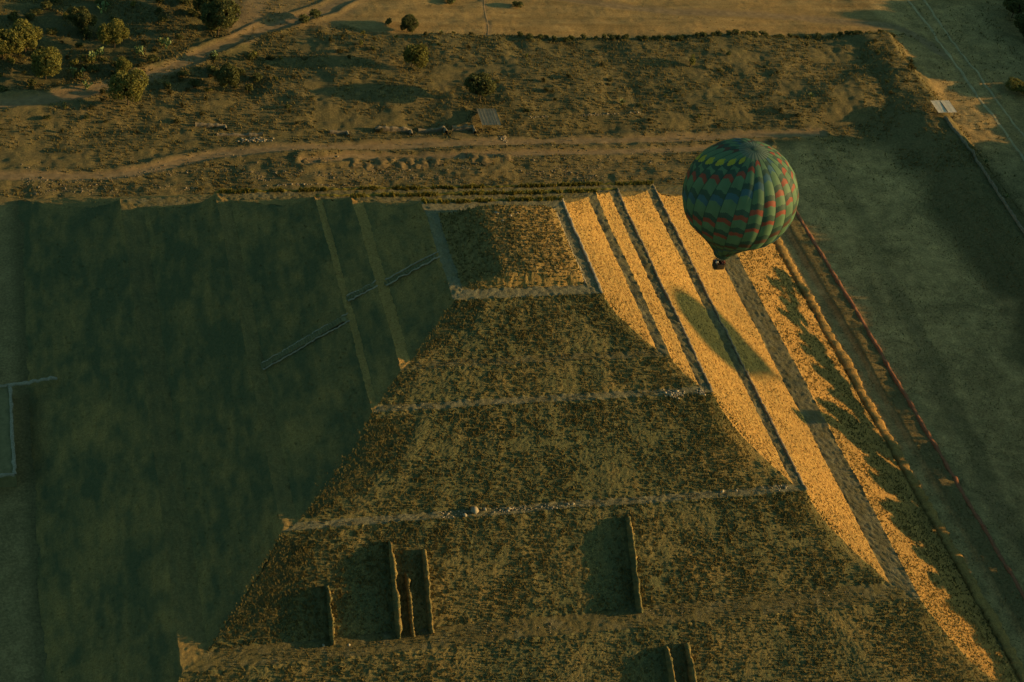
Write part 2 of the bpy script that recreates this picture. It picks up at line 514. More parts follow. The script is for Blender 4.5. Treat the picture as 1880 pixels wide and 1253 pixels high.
def quad_patch(a, b, c, d, res, e_amp, i_amp, streak=0.0, seed=0, jit=0.0, worn=0.0):
    """a-b lower edge, d-c upper edge"""
    a, b, c, d = (np.array(v, float) for v in (a, b, c, d))
    nu = max(3, int(max(np.linalg.norm(b-a), np.linalg.norm(c-d))/res)+1)
    nv = max(3, int(max(np.linalg.norm(d-a), np.linalg.norm(c-b))/res)+1)
    u = np.linspace(0, 1, nu)[:, None, None]
    v = np.linspace(0, 1, nv)[None, :, None]
    P = (a*(1-u)+b*u)*(1-v)+(d*(1-u)+c*u)*v
    P = P.reshape(-1, 3)
    U, Vv = np.meshgrid(np.linspace(0, 1, nu), np.linspace(0, 1, nv), indexing='ij')
    if worn:
        # slumped arrises: the corner ridges are worn back between lip and foot
        Lh = np.linalg.norm(b-a)*(1-Vv)+np.linalg.norm(c-d)*Vv
        amt = worn*np.sin(np.pi*np.clip(Vv, 0, 1))*np.linalg.norm(d-a)
        wid = np.linalg.norm(d-a)*.62
        for U_, e_ in ((U, (a+d)/2), (1-U, (b+c)/2)):
            k_ = np.clip(1-U_*Lh/wid, 0, 1)**2
            dirv = np.array([-np.sign(e_[0]), -np.sign(e_[1]), 0])/math.sqrt(2)
            P = P+dirv[None, :]*(amt*k_).ravel()[:, None]
    du = np.minimum(U, 1-U)*np.linalg.norm(b-a)
    dv = np.minimum(Vv, 1-Vv)*np.linalg.norm(d-a)
    ed = sst(0, 1.6, np.minimum(du, dv)).ravel()
    Q = disp(P, e_amp+(i_amp-e_amp)*ed)
    if jit:
        Q = Q+JR.normal(0, 1, Q.shape)*(jit*ed)[:, None]*np.array([.6, .6, 1.0])
    if streak:
        nrm = np.cross(b-a, d-a)
        nrm /= np.linalg.norm(nrm)
        along = (U*np.linalg.norm(b-a)).ravel()
        up = (Vv*np.linalg.norm(d-a)).ravel()
        st = fbm(along*.22, up*.04, 0*up, 60+seed, 3)*.32
        Q = Q+nrm[None, :]*(st*streak*ed)[:, None]
    return Q, gridfaces(nu, nv)
def corners(t):
    xl, xr, yf, yb, z = t
    return dict(FL=(xl, yf, z), FR=(xr, yf, z), BR=(xr, yb, z), BL=(xl, yb, z))
SIDES = {'F': ('FL', 'FR'), 'R': ('FR', 'BR'), 'B': ('BR', 'BL'), 'L': ('BL', 'FL')}
SIDE_TONE = {'F': .90, 'R': .12, 'B': .68, 'L': .74}  # scrub cover per side, its tone also carrying that side's light and shade
pyramid = empty('stepped_pyramid', (0, 0, 0))
tag(pyramid, 'huge stepped earth and stone pyramid with dry grass slopes below the balloon', 'pyramid')
def joinp(lst):
    V, F, A, o = [], [], [], 0
    for v, f, s in lst:
        V.append(v); F.append(f+o); A.append(np.full(len(v), s)); o += len(v)
    return np.concatenate(V), np.concatenate(F), np.concatenate(A)
tier_obs, walk_obs = [], []
for i, (lip, foot) in enumerate(TIERS):
    L, Fo = corners(lip), corners(foot)
    ps = []
    for sd, (k0, k1) in SIDES.items():
        res = {'F': .30, 'R': .30, 'B': .9, 'L': .6}[sd]
        amp = {'F': .12, 'R': .24, 'B': .4, 'L': .24}[sd]
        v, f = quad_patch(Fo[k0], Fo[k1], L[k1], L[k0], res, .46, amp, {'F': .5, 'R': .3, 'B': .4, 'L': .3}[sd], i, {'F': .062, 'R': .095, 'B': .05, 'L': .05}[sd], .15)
        ps.append((v, f, SIDE_TONE[sd]))
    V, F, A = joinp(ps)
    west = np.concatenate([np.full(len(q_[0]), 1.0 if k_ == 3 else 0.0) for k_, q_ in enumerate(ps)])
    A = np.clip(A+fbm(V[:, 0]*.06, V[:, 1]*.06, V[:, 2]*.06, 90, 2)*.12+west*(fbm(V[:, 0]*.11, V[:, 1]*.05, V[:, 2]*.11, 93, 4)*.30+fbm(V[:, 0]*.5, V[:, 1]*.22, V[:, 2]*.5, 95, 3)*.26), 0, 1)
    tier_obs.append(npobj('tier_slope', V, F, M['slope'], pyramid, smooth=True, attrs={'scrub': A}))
    # the walkway on top of this tier, from the foot of the tier above to this lip
    if i > 0:
        In = corners(TIERS[i-1][1])
        ps = []
        for sd, (k0, k1) in SIDES.items():
            v, f = quad_patch(L[k0], L[k1], In[k1], In[k0], .45, .46, .24, 0, 0, .04)
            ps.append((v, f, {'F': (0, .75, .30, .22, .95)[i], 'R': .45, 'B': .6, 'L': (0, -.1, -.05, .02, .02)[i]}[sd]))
        V, F, A = joinp(ps[:3])
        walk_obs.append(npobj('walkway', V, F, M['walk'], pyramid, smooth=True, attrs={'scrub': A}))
        # west walkway coloured like the slopes to offset the blue skylight on it
        V, F, A = joinp(ps[3:])
        npobj('tinted_walkway', V, F, M['slope'], pyramid, smooth=True, attrs={'scrub': np.full(len(A), (0, -.15, .05, .58, .66)[i])})
# summit: a walkway round a low eroded mound
mx0, mx1, my0, my1 = -15.0, 14.8, -14.6, 14.2
In = dict(FL=(mx0, my0, 56.7), FR=(mx1, my0, 56.7), BR=(mx1, my1, 56.7), BL=(mx0, my1, 56.7))
ps = []
for sd, (k0, k1) in SIDES.items():
    Lc = corners(TIERS[0][0])
    v, f = quad_patch(Lc[k0], Lc[k1], In[k1], In[k0], .45, .46, .2, 0, 0, .03)
    ps.append((v, f, .12))
V, F, A = joinp(ps)
walk_obs.append(npobj('walkway', V, F, M['walk'], pyramid, smooth=True, attrs={'scrub': A}))
ux = np.linspace(mx0, mx1, 100); uy = np.linspace(my0, my1, 98)
X, Y = np.meshgrid(ux, uy, indexing='ij')
hm = np.interp(X, [mx0, -4.5, 2, 12.6, 14.2, mx1], [0, 3.0, 3.1, 2.1, 1.3, 0.0])
hm = hm*np.minimum(1, sst(my0, my0+1.8, Y)*1.0)*(1-sst(my1-1.6, my1, Y))
P = np.stack([X.ravel(), Y.ravel(), np.full(X.size, 56.7)], 1)
ed = np.minimum(np.minimum(X-mx0, mx1-X), np.minimum(Y-my0, my1-Y)).ravel()
Q = disp(P, .46-.2*sst(0, 1.5, ed))+JR.normal(0, 1, P.shape)*(.09*sst(0, 1.5, ed))[:, None]
Q[:, 2] += hm.ravel()
SM_V = Q
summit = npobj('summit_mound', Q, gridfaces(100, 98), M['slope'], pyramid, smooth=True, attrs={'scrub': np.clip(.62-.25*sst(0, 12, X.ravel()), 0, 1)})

# stone edging along the lips (irregular kerb lines)
def edging(name, pts, wid, hei, mt, parent, seed, step=.55, base=None):
    C = []
    for (a, b) in zip(pts[:-1], pts[1:]):
        a, b = np.array(a, float), np.array(b, float)
        n = int(np.linalg.norm(b-a)/step)
        t = np.linspace(0, 1, n, endpoint=False)[:, None]
        C.append(a*(1-t)+b*t)
    C = np.concatenate(C+[np.array(pts[-1:], float)])
    if base != 'ground':
        C = disp(C, .46)
    T = np.gradient(C, axis=0); T[:, 2] = 0
    T /= np.linalg.norm(T, axis=1)[:, None]
    N = np.stack([-T[:, 1], T[:, 0], 0*T[:, 0]], 1)
    s = np.arange(len(C))*1.0
    w2 = wid*(.5+.16*vnoise(s*.7, 0*s, 0*s, seed))
    hh = hei*(1+.35*vnoise(s*.5, 0*s+3, 0*s, seed+1))
    prof = [(-1, -.5), (-1, .8), (-.5, 1.0), (.5, 1.0), (1, .8), (1, -.5)]
    V = np.stack([C+N*(w2*a)[:, None]+np.stack([0*s, 0*s, hh*b], 1) for a, b in prof], 1).reshape(-1, 3)
    return npobj(name, V, gridfaces(len(C), len(prof)), mt, parent)
for i, side in ((0, 'R'), (2, 'R'), (3, 'R')):
    Lc = corners(TIERS[i][0]); k0, k1 = SIDES[side]
    edging('lip_edging', [Lc[k0], Lc[k1]], .55, .22, M['pale_stone' if i == 0 else 'stone'], tier_obs[i], 100+i)
for i, hh_ in ((0, .35), (1, .5), (2, .4), (3, .55)):
    Lc = corners(TIERS[i][0])
    edging('grassy_lip', [Lc['BR'], Lc['BL']], .55, hh_*.6, M['lip_grass'], tier_obs[i], 170+i)
edging('foot_edging', [(mx1, my0, 56.75), (mx1, my1, 56.75)], .5, .35, M['pale_stone'], summit, 120)

bank = edging('foot_bank', [(111.9, -113, -.1), (111.9, 97, -.1)], 2.6, 1.35, M['slope'], tier_obs[4], 180, .5)
at_ = bank.data.attributes.new('scrub', 'FLOAT', 'POINT'); at_.data.foreach_set('value', np.full(len(bank.data.vertices), .2, dtype=np.float32))
# buttress walls on the front slopes
def buttress(x, y0, y1, tier, wid, pro, seed, parent, mt):
    lip, foot = TIERS[tier]
    ly, lz, fy, fz = lip[2], lip[4], foot[2], foot[4]
    n = 48
    V = []
    nrm = np.array([0, -(lz-fz), (ly-fy)]); nrm = nrm/np.linalg.norm(nrm)
    nrm = np.array([0, -abs(nrm[1]), abs(nrm[2])])
    for k in range(n):
        t = k/(n-1)
        y = y0+(y1-y0)*t
        z = fz+(lz-fz)*(y-fy)/(ly-fy)
        j = fbm(np.array([t*9.0]), np.array([seed*3.1]), np.array([0.0]), seed, 2)[0]
        p = pro*(1.0+.16*j)*min(1, .45+t*4)
        wd = wid*(.82+.25*j)
        c = np.array([x+.09*j, y, z])
        for a, b in ((-.5, -.6), (-.42, 1.0), (-.1, 1.12), (.35, 1.0), (.5, -.6)):
            V.append(c+np.array([a*wd, 0, 0])+nrm*(b*p if b > 0 else b)+(JR.normal(0, .11, 3) if b > 0 else 0))
    F = gridfaces(n, 5)
    o = npobj('buttress_wall', np.array(V), F, mt, parent, attrs={'scrub': np.clip(.8+.4*vnoise(np.arange(len(V))*.37, 0*np.arange(len(V)), 0*np.arange(len(V)), seed), 0, 1)})
    return o
T2o, T1o = tier_obs[3], tier_obs[4]
for bi, (bx, by0, by1, bt, bw, bp) in enumerate([(-53.2, -70.5, -80.6, 3, .9, 2.5), (-38.8, -63.8, -80.6, 3, 1.2, 2.7), (-35.8, -69.5, -80.6, 3, .8, 2.0), (-31.6, -65.6, -80.4, 3, 1.0, 2.4),
                                             (16.2, -62.8, -80.4, 3, 1.1, 2.6), (20.4, -89.0, -111, 4, 1.0, 2.6), (25.2, -88.6, -111, 4, 1.0, 2.6)]):
    buttress(bx, by0, by1, bt, bw, bp, bi+1, T2o if bt == 3 else T1o, M['slope'])

# west staircase with balustrades, and the platform at its foot
def stair(i, ya, yb, parent):
    lip, foot = TIERS[i]
    lx, lz, fx, fz = lip[0], lip[4]-.42, foot[0], foot[4]-.42
    n = max(6, int((lz-fz)/.42))
    m = MB()
    for k in range(n):
        t0, t1 = k/n, (k+1)/n
        z1 = fz+(lz-fz)*t1+.1
        x0 = fx+(lx-fx)*t0-.8
        m.box(((x0+lx+1)/2, (ya+yb)/2, (z1+fz+(lz-fz)*t0-.5)/2), (abs(lx+1-x0)/2, (yb-ya)/2, (z1-(fz+(lz-fz)*t0-.5))/2))
    st = m.build('staircase', M['tread'], parent)
    for y in (ya-.3, yb+.3):
        e = edging('balustrade', [(fx-.6, y, fz+.62), (lx+.2, y, lz+.62)], .26, .22, M['pale_stone'], st, 140+i+int(y*3), .5)
    return st
stair(0, -2.7, -1.5, tier_obs[0]); stair(1, -2.7, -1.5, tier_obs[1])
stair(2, -9.6, -7.9, tier_obs[2])
ad = empty('stair_platform', (-130, 2, 0))
tag(ad, 'low stone platform with pale edges against the shaded foot of the pyramid', 'platform')
mb = MB(); mb.box((-3, 0, 1.4), (17.5, 15.5, 2.1)); mb.build('platform_block', M['tread'], ad)
for pts in ([(14.0, -15.2, 3.6), (14.0, 15.2, 3.6)], [(-20, 15.2, 3.6), (14, 15.2, 3.6)], [(-20, -15.2, 3.6), (14, -15.2, 3.6)], [(14, 15.2, 3.6), (25.5, 15.2, 5.3)]):
    edging('edge_course', pts, .8, .3, M['pale_stone'], ad, 160)

# loose masonry: rubble along the walkways (too small and many to pick apart)
def rubble(name, spots, mt, parent, smin, smax, seed, zf=None):
    rg = np.random.default_rng(seed)
    ico = np.array([(0, 0, 1), (.9, 0, .3), (.28, .85, .3), (-.72, .53, .3), (-.72, -.53, .3), (.28, -.85, .3), (0, 0, -.6)])
    fc = np.array([(0, 1, 2), (0, 2, 3), (0, 3, 4), (0, 4, 5), (0, 5, 1), (6, 2, 1), (6, 3, 2), (6, 4, 3), (6, 5, 4), (6, 1, 5)])
    V, F = [], []
    for k, p in enumerate(spots):
        s = rg.uniform(smin, smax)*(1+.8*(rg.random() < .08))
        a = rg.uniform(0, 6.28)
        q = ico*rg.uniform(.6, 1.3, (7, 1))*np.array([s, s*rg.uniform(.6, 1.1), s*rg.uniform(.5, .9)])
        q = np.stack([q[:, 0]*math.cos(a)-q[:, 1]*math.sin(a), q[:, 0]*math.sin(a)+q[:, 1]*math.cos(a), q[:, 2]], 1)+np.array(p)
        V.append(q); F.append(fc+7*k)
    return npobj(name, np.concatenate(V), np.concatenate(F), mt, parent)
def line_spots(a, b, n, spread, seed, clump=3.0):
    rg = np.random.default_rng(seed)
    a, b = np.array(a, float), np.array(b, float)
    t = rg.random(n*3)
    keep = vnoise(t*np.linalg.norm(b-a)/clump, 0*t, 0*t, seed) > .05
    t = t[keep][:n]
    P = a+(b-a)*t[:, None]
    P[:, 0] += rg.normal(0, spread[0], len(t)); P[:, 1] += rg.normal(0, spread[1], len(t)); P[:, 2] += .05
    return P
tag(rubble('loose_stone', line_spots((24, -40.2, 44.4), (39, -40.2, 44.4), 150, (.4, .5), 1), M['pale_stone'], walk_obs[1], .15, .42, 1), kind='stuff')
tag(rubble('loose_stone', line_spots((-36, -59.6, 30.2), (58, -59.0, 30.2), 120, (.5, .5), 2, 6), M['pale_stone'], walk_obs[2], .12, .36, 2), kind='stuff')
tag(rubble('loose_stone', line_spots((-60, -82, 16.5), (80, -82, 16.5), 60, (.5, 1.0), 3, 8), M['stone'], walk_obs[3], .12, .32, 3), kind='stuff')
for (x, y, z, s) in ((-19, -59.3, 30.5, 1.2), (-16.6, -59.0, 30.5, .9), (-21.5, -60.3, 30.4, .7), (-11, -59.3, 30.4, .6), (4, -59.4, 30.4, .6), (40.5, -59.2, 30.4, .8), (44, -59.2, 30.4, .6), (-55.3, -81.5, 16.8, .6), (-50, -82.0, 16.8, .5)):
    rubble('stone', [(x, y, z)], M['pale_stone'], walk_obs[2] if z > 20 else walk_obs[3], s, s, int(x*7+500))
for (x, y, s) in ((-1.5, 9.5, 1.0), (1.5, 8.2, .6), (3.5, 9.5, .5), (-1, 6.5, .4)):
    k = np.argmin((SM_V[:, 0]-x)**2+(SM_V[:, 1]-y)**2)
    rubble('stone', [tuple(SM_V[k])], M['pale_stone'], summit, s, s, int(x*7+900))

# ------------------------------------------------------------------ grass and scrub tufts
def tufts(P, size, seed, nb=4, lean=.5):
    """small fans of blades: P (n,3), size (n,)"""
    rg = np.random.default_rng(seed)
    n = len(P)
    a = rg.uniform(0, 6.283, (n, nb)); l = rg.uniform(.15, lean, (n, nb)); h = size[:, None]*rg.uniform(.7, 1.3, (n, nb))
    wv = size[:, None]*rg.uniform(.28, .5, (n, nb))
    dx, dy = np.cos(a), np.sin(a)
    tip = P[:, None, :]+np.stack([dx*h*l, dy*h*l, h], 2)
    b0 = P[:, None, :]+np.stack([dx*h*.12-dy*wv, dy*h*.12+dx*wv, -.1+0*h], 2)
    b1 = P[:, None, :]+np.stack([dx*h*.12+dy*wv, dy*h*.12-dx*wv, -.1+0*h], 2)
    V = np.stack([b0, b1, tip], 2).reshape(-1, 3)
    return V, np.arange(n*nb*3).reshape(-1, 3)
def on_slope(tier, side, n, seed, fld=None):
    rg = np.random.default_rng(seed)
    L, Fo = corners(TIERS[tier][0]), corners(TIERS[tier][1])
    k0, k1 = SIDES[side]
    u, v = rg.random(n), rg.random(n)
    a, b, c, d = (np.array(q) for q in (Fo[k0], Fo[k1], L[k1], L[k0]))
    P = (a*(1-u[:, None])+b*u[:, None])*(1-v[:, None])+(d*(1-u[:, None])+c*u[:, None])*v[:, None]
    m = fbm(P[:, 0]*.13, P[:, 1]*.13, P[:, 2]*.13, 77, 3) > fbm(P[:, 0]*1.1, P[:, 1]*1.1, P[:, 2]*1.1, 79, 2)*.8-.75
    return disp(P[m], .55)
Ps, Ss = [], []
for tier, side, n, s in ((0, 'F', 5200, .28), (1, 'F', 3000, .28), (2, 'F', 14000, .3), (3, 'F', 20000, .33), (4, 'F', 22000, .34),
                         (0, 'R', 700, .2), (1, 'R', 500, .2), (2, 'R', 1900, .2), (3, 'R', 2600, .22), (4, 'R', 9000, .36),
                         (2, 'L', 900, .22), (3, 'L', 1300, .22), (4, 'L', 1600, .22), (0, 'L', 300, .22)):
    q = on_slope(tier, side, n, tier*10+ord(side))
    Ps.append(q); Ss.append(np.full(len(q), s))
for i, n_ in ((1, 700), (2, 350), (3, 500), (4, 2600)):
    Lc, Ic = corners(TIERS[i][0]), corners(TIERS[i-1][1])
    u_, v_ = RNG.random(n_)[:, None], RNG.random(n_)[:, None]
    a_, b_, c_, d_ = (np.array(q_) for q_ in (Lc['FL'], Lc['FR'], Ic['FR'], Ic['FL']))
    Pw = (a_*(1-u_)+b_*u_)*(1-v_)+(d_*(1-u_)+c_*u_)*v_
    Pw = Pw[fbm(Pw[:, 0]*.2, Pw[:, 1]*.5, 0*Pw[:, 0], 91, 3) > -.2]
    Ps.append(disp(Pw, .22)); Ss.append(np.full(len(Pw), .26))
for i, n_ in ((0, 420), (1, 700), (3, 1300)):
    Lc = corners(TIERS[i][0])
    t_ = RNG.random(n_*2)
    t_ = t_[vnoise(t_*30, 0*t_, 0*t_, 33+i) > -.35][:n_, None]
    Pl = disp(np.array(Lc['BR'])*(1-t_)+np.array(Lc['BL'])*t_, .46)+RNG.normal(0, .25, (len(t_), 3))*[1, 1, 0]
    vl, fl = tufts(Pl, RNG.uniform(.35, .9, len(Pl)), 44+i, 5)
    tag(npobj('lip_grass', vl, fl, M['lip_grass'], tier_obs[i]), kind='stuff')
k = RNG.integers(0, len(SM_V), 2200)
Ps.append(SM_V[k]+RNG.normal(0, .12, (2200, 3))*[1, 1, 0]); Ss.append(np.full(2200, .4))
P = np.concatenate(Ps); Sz = np.concatenate(Ss)*RNG.uniform(.5, 1.5, len(P))
V, F = tufts(P, Sz, 5)
g = npobj('dry_grass', V, F, M['grass'])
tag(g, 'tufts of dry grass and scrub growing over the pyramid slopes', 'grass', kind='stuff')
# over the ground
n = 90000
X = RNG.uniform(-124, 285, n); Y = RNG.uniform(98, 222, n)
d_, s_, c_, t_ = masks(X, Y)
keep = (RNG.random(n) < np.clip(c_*1.1-.9*d_-.6*s_-.75*t_+.1, .04, 1)) & (fbm(X*.12, Y*.12, 0*X, 55, 3) > -.35)
X, Y, s_ = X[keep], Y[keep], s_[keep]
P = np.stack([X, Y, gz(X, Y)], 1)
V, F = tufts(P, RNG.uniform(.2, .66, len(P))*(1-.45*s_), 6)
n2 = 52000
X = RNG.uniform(112, 210, n2); Y = RNG.uniform(-110, 112, n2)
d_, s_, c_, t_ = masks(X, Y)
keep = RNG.random(n2) < np.clip(.9-.55*t_, .1, 1)*(fbm(X*.08, Y*.08, 0*X, 58, 3) > -.3)
P = np.stack([X[keep], Y[keep], gz(X[keep], Y[keep])], 1)
V2, F2 = tufts(P, RNG.uniform(.12, .34, len(P)), 8)
g = npobj('dry_scrub', np.concatenate([V, V2]), np.concatenate([F, F2+len(V)]), M['grass'])
tag(g, 'dry scrub and weeds covering the ground around the pyramid', 'scrub', kind='stuff')
n = 5200
X = RNG.uniform(-110, 128, n); Y = RNG.normal(105, 5.5, n)
keep = (Y > 99) & (fbm(X*.1, Y*.4, 0*X, 57, 2) > 0)
P = np.stack([X[keep], Y[keep], gz(X[keep], Y[keep])], 1)
tag(rubble('ground_stone', P, M['stone'], None, .10, .34, 9), 'loose stones strewn over the ground behind the pyramid', 'stones', kind='stuff')

# ------------------------------------------------------------------ trees
def leaf_cloud(lobes, n, size, seed, shell=.55):
    rg = np.random.default_rng(seed)
    vol = np.array([l[3]*l[4]*l[5] for l in lobes]); vol = vol**.75/np.sum(vol**.75)
    idx = rg.choice(len(lobes), n, p=vol)
    L = np.array(lobes)[idx]
    d = rg.normal(size=(n, 3)); d /= np.linalg.norm(d, axis=1)[:, None]
    rad = shell+(1-shell)*rg.random(n)**.6
    C = L[:, :3]+d*L[:, 3:6]*rad[:, None]
    clump = fbm(C[:, 0]*1.1, C[:, 1]*1.1, C[:, 2]*1.1, seed, 2) > -.3
    C, d = C[clump], d[clump]
    n = len(C)
    nrm = d*.6+rg.normal(size=(n, 3))*.6
    nrm /= np.linalg.norm(nrm, axis=1)[:, None]
    a = np.cross(nrm, rg.normal(size=(n, 3))); a /= np.linalg.norm(a, axis=1)[:, None]
    b = np.cross(nrm, a)
    s = size*rg.uniform(.6, 1.4, (n, 1))
    V = np.stack([C-a*s, C-b*s*.6, C+a*s, C+b*s*.6], 1).reshape(-1, 3)
    return V, np.arange(4*n).reshape(-1, 4)
def tree_meshes(seed, h, w_, nl, lm, tall=False):
    rg = random.Random(seed)
    tr = MB()
    th = h*(.32 if not tall else .45)
    top = Vector((rg.uniform(-.3, .3), rg.uniform(-.3, .3), th))
    tr.tube([(0, 0, -.5), (.05, 0, th*.5), top], [.05*h*.6, .038*h*.6, .03*h*.6], 7)
    lobes = []
    nlob = 9 if not tall else 15
    for k in range(nlob):
        a = 6.283*k/nlob*1.618+rg.uniform(-.4, .4)
        rr_ = w_*.5*rg.uniform(.25, .75)
        zz = h*(rg.uniform(.42, .82) if not tall else rg.uniform(.16, .92))
        if tall: rr_ *= (1.15-zz/h)*1.6
        c = Vector((math.cos(a)*rr_, math.sin(a)*rr_, zz))
        sz = w_*rg.uniform(.17, .36)
        lobes.append((c.x, c.y, c.z, sz, sz*rg.uniform(.8, 1.1), sz*rg.uniform(.8, 1.15)))
        tr.tube([top*.9, (top+c)*.5+Vector((0, 0, -.1)), c], [.016*h, .011*h, .005*h], 5, False)
    lobes.append((0, 0, h*.8, w_*.28, w_*.28, h*.19))
    V, F = leaf_cloud(lobes, nl, .24 if not tall else .5, seed)
    return tr.mesh('trunk', M['bark'], True), npmesh('crown', V, F, lm)
PT = [tree_meshes(s, 7.0, 7.6, 11000, M['leaf_pepper']) for s in (1, 2, 3)] + [tree_meshes(s, 7.0, 7.2, 11000, M['leaf_dark']) for s in (4, 5)]
def tree(v, x, y, h, wd, rz, label, group=None, name='pepper_tree', cat='tree', protos=PT, base=7.0):
    e = empty(name, (x, y, gz1(x, y)-.05), rz)
    e.scale = (wd/7.4, wd/7.4, h/base)
    tag(e, label, cat, group)
    for nm, me in zip(('trunk', 'crown'), protos[v]):
        link(bpy.data.objects.new(nm, me), e)
    return e
TREES = [
 (0, -113.5, 167, 8.5, 9, 0.3, 'rounded green tree cut by the left edge of the picture'),
 (1, -106.5, 170.5, 9.0, 10, 1.1, 'broad green tree standing behind the lit big tree at far left'),
 (2, -101.0, 157.0, 9.5, 9.5, 2.2, 'large tree with sunlit right side, front one of the far left cluster'),
 (1, -79.0, 174.0, 8.0, 8.0, 0.6, 'yellow green round tree among cacti above the bend of the dirt road'),
 (3, -45.0, 183.0, 13.5, 11.5, 2.9, 'tall dark tree beside the fork of the dirt roads at the top'),
 (4, -47.5, 194.0, 12.0, 10.5, 0.4, 'dark tree behind the tall tree at the road fork, nearer to it'),
 (3, -49.5, 206.0, 12.5, 11.0, 1.7, 'dark tree at the top edge, farthest of the clump by the road fork'),
 (4, -88.0, 186.0, 7.5, 8.5, 2.4, 'dim tree in the shade above the far left cluster'),
 (2, -77.5, 141.0, 10.0, 9.5, 4.0, 'sunlit tree on the near side of the left dirt road'),
 (4, -46.2, 151.5, 8.2, 7.8, 5.0, 'dark olive tree just below the left dirt road'),
 (0, -77.0, 158.6, 4.4, 5.5, 1.9, 'small low tree just above the bend of the left dirt road'),
 (0, 15.6, 161.0, 8.2, 8.0, 3.4, 'green tree alone below the left end of the straw field'),
 (3, 34.2, 141.5, 9.6, 10.0, 1.5, 'round dark green tree right behind the grey roofed shelter'),
 (4, 19.6, 186.5, 5.4, 6.2, 0.9, 'small dark tree at the left edge of the straw field'),
 (3, 263.0, 199.0, 8.5, 9.0, 1.2, 'dark tree in the top right corner, the farther of two'),
 (4, 261.0, 184.0, 8.5, 10.0, 2.0, 'broad dark tree at the right edge below the corner tree'),
 (1, 239.5, 149.0, 4.2, 8.5, 2.6, 'spreading bush with sunlit top right of the wheel tracks'),
]
for t in TREES:
    tree(*t)
# shrubs
def shrub_meshes(seed, lm, n=420):
    rg = random.Random(seed)
    st = MB()
    lobes = []
    for k in range(5):
        a = rg.uniform(0, 6.28); r_ = rg.uniform(.2, .55)
        c = (math.cos(a)*r_, math.sin(a)*r_, rg.uniform(.45, .8))
        lobes.append((*c, .45, .45, .38))
        st.tube([(0, 0, -.15), (c[0]*.5, c[1]*.5, c[2]*.55), c], [.05, .035, .015], 4, False)
    V, F = leaf_cloud(lobes, n, .13, seed, .45)
    return st.mesh('stem', M['bark']), npmesh('foliage', V, F, lm)
SH = [shrub_meshes(11, M['leaf_scrub']), shrub_meshes(12, M['leaf_dark']), shrub_meshes(13, M['leaf_scrub']), shrub_meshes(14, M['leaf_pepper'])]
def shrub(v, x, y, s, hz, label, group=None):
    e = empty('shrub', (x, y, gz1(x, y)-.05), random.uniform(0, 6.28))
    e.scale = (s, s*random.uniform(.8, 1.15), hz)
    tag(e, label, 'shrub', group)
    for nm, me in zip(('stem', 'foliage'), SH[v]):
        link(bpy.data.objects.new(nm, me), e)
shrub(1, 63.3, 203.3, 2.8, 2.2, 'flat dark bush standing alone in the straw field near the top')
shrub(1, 38.7, 206.0, 3.2, 2.2, 'dark bush cut by the top edge, left of the field footpath')
shrub(1, 13.6, 190.7, 1.8, 2.0, 'small bush left of the dark field tree')
shrub(1, -15.0, 190.6, 3.0, 2.6, 'dark bush beside the upper dirt road, left of a pair')
shrub(1, -10.7, 193.9, 3.2, 2.6, 'dark bush beside the upper dirt road, right of a pair')
shrub(3, 114.2, 160.5, 2.6, 4.2, 'upright green bush on the embankment behind the balloon')
shrub(2, -84.0, 147.8, 2.0, 1.8, 'orange lit dry bush at the near edge of the left dirt road')
shrub(2, 197.0, 154.5, 2.4, 2.0, 'orange lit dry bush on the right embankment above the pale shelter')
rh = random.Random(8)
for k in range(46):
    x = 58+k*3.25+rh.uniform(-1.2, 1.2)
    y = float(np.interp(x, [46, 66, 107, 152, 207], [178.4, 178.4, 178.8, 181.6, 185]))+rh.uniform(-1.3, 1.0)
    shrub(1, x, y, rh.uniform(1.3, 2.3), rh.uniform(1.0, 1.9), 'dark bush in the ragged hedge line along the near edge of the straw field', 'dark hedge bushes along the straw field')
rh = random.Random(21)
cnt = 0
while cnt < 70:
    x, y = rh.uniform(-122, -34), rh.uniform(148, 208)
    d_, s_, c_, t_ = (float(q[0]) for q in masks(np.array([x]), np.array([y])))
    if d_ > .12:
        continue
    shrub(rh.choice((1, 1, 3, 1)), x, y, rh.uniform(1.4, 3.2), rh.uniform(1.2, 2.8), 'dark leafy bush in the shaded undergrowth around the left dirt road', 'dark undergrowth bushes at upper left')
    cnt += 1
rs = random.Random(5)
cnt = 0
while cnt < 120:
    x, y = rs.uniform(-118, 205), rs.uniform(128, 184)
    d_, s_, c_, t_ = (float(q[0]) for q in masks(np.array([x]), np.array([y])))
    if d_ > .2 or s_ > .3 or (28 < x < 41 and 124 < y < 139) or (190 < x < 205 and 126 < y < 138):
        continue
    if rs.random() > (.35 + .65*(y > 172) + .4*(x < -20)):
        continue
    shrub(rs.choice((0, 0, 1, 2, 2, 3)), x, y, rs.uniform(.7, 1.7), rs.uniform(.6, 1.5), 'low dry scrub bush scattered over the ground behind the pyramid', 'scrub bushes behind the pyramid')
    cnt += 1
